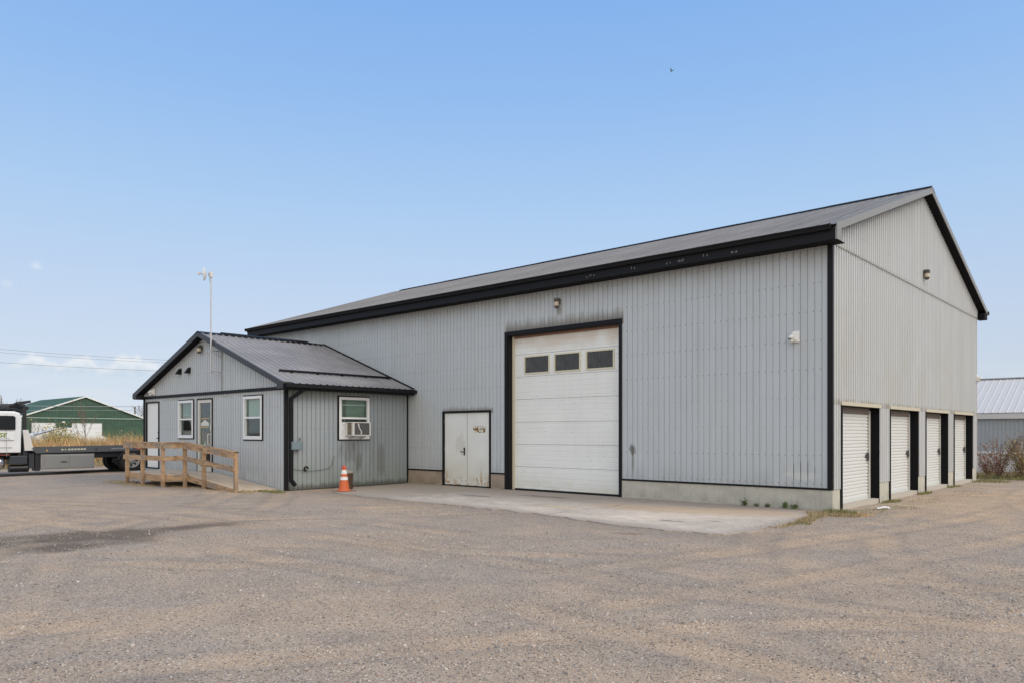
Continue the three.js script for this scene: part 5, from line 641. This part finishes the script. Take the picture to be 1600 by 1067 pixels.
// ================================================================ NEIGHBOURING SHED (right edge)
{
  const Z = -21.75, t = thing('neighbouring_shed', 'pale grey shed with a light standing-seam metal roof behind the warehouse', 'shed', [4, 0, Z]); const sg = std(1, 1, 1, 0.55, 0, { map: sidingTex(512, 128, 16, 3, (c, s, y) => c, 51, [166, 172, 176]) }), rm = phys(0.62, 0.60, 0.575, 0.7, 0.5), wt = std(0.66, 0.655, 0.63, 0.5);
  mesh('wall_frame', bx(-12, 12, -0.3, 2.4, -7.6, -0.05), std(0.3, 0.31, 0.32, 0.7), t);
  const P = { add: (m) => t.add(m) };
  panels(P, 'siding_panel', sg, (s, y, h) => [s, y, h], (s, y) => [(s + 12) / 16, y / 3], -7, 8, 0.914, () => 0.78, () => 2.45, [], { H: -0.012, half: 0.010, top: 0.003 });
  mesh('skirt_wall', bx(-7, 8, -0.3, 0.74, -0.1, 0.02), std(0.62, 0.62, 0.61, 0.7), t); mesh('ledge', bx(-7, 8, 0.72, 0.82, -0.05, 0.08), std(0.74, 0.74, 0.72, 0.5), t);
  mesh('fascia', bx(-7.2, 8.2, 2.22, 2.46, 0.12, 0.16), wt, t); mesh('soffit', bx(-7.2, 8.2, 2.22, 2.24, 0.0, 0.12), wt, t);
  const L = Math.hypot(3.9, 1.68), cs = 3.9 / L, sn = 1.68 / L; panels(P, 'roof_panel', rm, (s, q, h) => [s, 2.47 + q * sn + h * cs, 0.2 - q * cs + h * sn], (s, q) => [s, q], -7.2, 8.2, 0.82, () => 0, () => L, [], { pitch: 0.273, H: 0.015, half: 0.026, top: 0.010 });
  mesh('ridge_cap', bar([-7.2, 4.17, -3.72], [8.2, 4.17, -3.72], 0.3, 0.04), std(0.45, 0.45, 0.44, 0.5), t); mesh('rear_roof', bar([0.5, 4.13, -3.75], [0.5, 2.4, -7.7], 15.4, 0.03), rm, t);
}

// ================================================================ OVERHEAD WIRES AND POLE
{
  const P = (px, py, d) => { const rx = (px - 800) / 1186.66, ry = -(py - 676.38) / 1186.66, Xc = [0.7432, -0.6691], F = [-0.6691, -0.7432]; return [5.669 + d * (rx * Xc[0] + F[0]), 1.6 + d * ry, 16.344 + d * (rx * Xc[1] + F[1])]; };
  const wm = std(0.34, 0.35, 0.37, 0.7); const wire = (a, b, d0, d1, r, label) => { const A = P(-260, a[0], d0), B = P(420, a[1], d1), pts = []; for (let i = 0; i <= 16; i++) { const k = i / 16; pts.push([mix(A[0], B[0], k), mix(A[1], B[1], k) - 0.5 * 4 * k * (1 - k) * b, mix(A[2], B[2], k)]); } const w = mesh('overhead_wire', tube(pts, r, 40, 5), wm); tag(w, label, 'wire'); };
  wire([519, 567], 1, 62, 76, 0.016, 'uppermost of three thin overhead wires at the upper left'); wire([525, 570.5], 1, 62, 76, 0.014, 'middle one of three thin overhead wires at the upper left'); wire([543, 582], 1, 62, 76, 0.018, 'lowest of three thin overhead wires above the clouds at left');
  wire([624, 631.5], 1, 88, 98, 0.035, 'dark overhead wire crossing just above the barn gable'); wire([637, 638], 0.5, 92, 100, 0.022, 'thin overhead wire crossing the barn gable below the dark one');
  const q = P(210, 639, 190), t = thing('utility_pole', 'distant utility pole stub beyond the right end of the barn', 'pole', [q[0], -0.4, q[2]]); mesh('pole_shaft', cy(0.16, 0.22, q[1] + 1.0, 0, (q[1] + 1.0) / 2, 0, 10), std(0.10, 0.085, 0.07, 0.9), t); mesh('transformer', cy(0.3, 0.3, 0.9, 0.3, q[1] - 1.6, 0.2, 12), std(0.25, 0.26, 0.27, 0.6), t);
}
scene.traverse((o) => { if (o.isMesh) { o.castShadow = true; o.receiveShadow = true; } });
renderer.render(scene, camera);
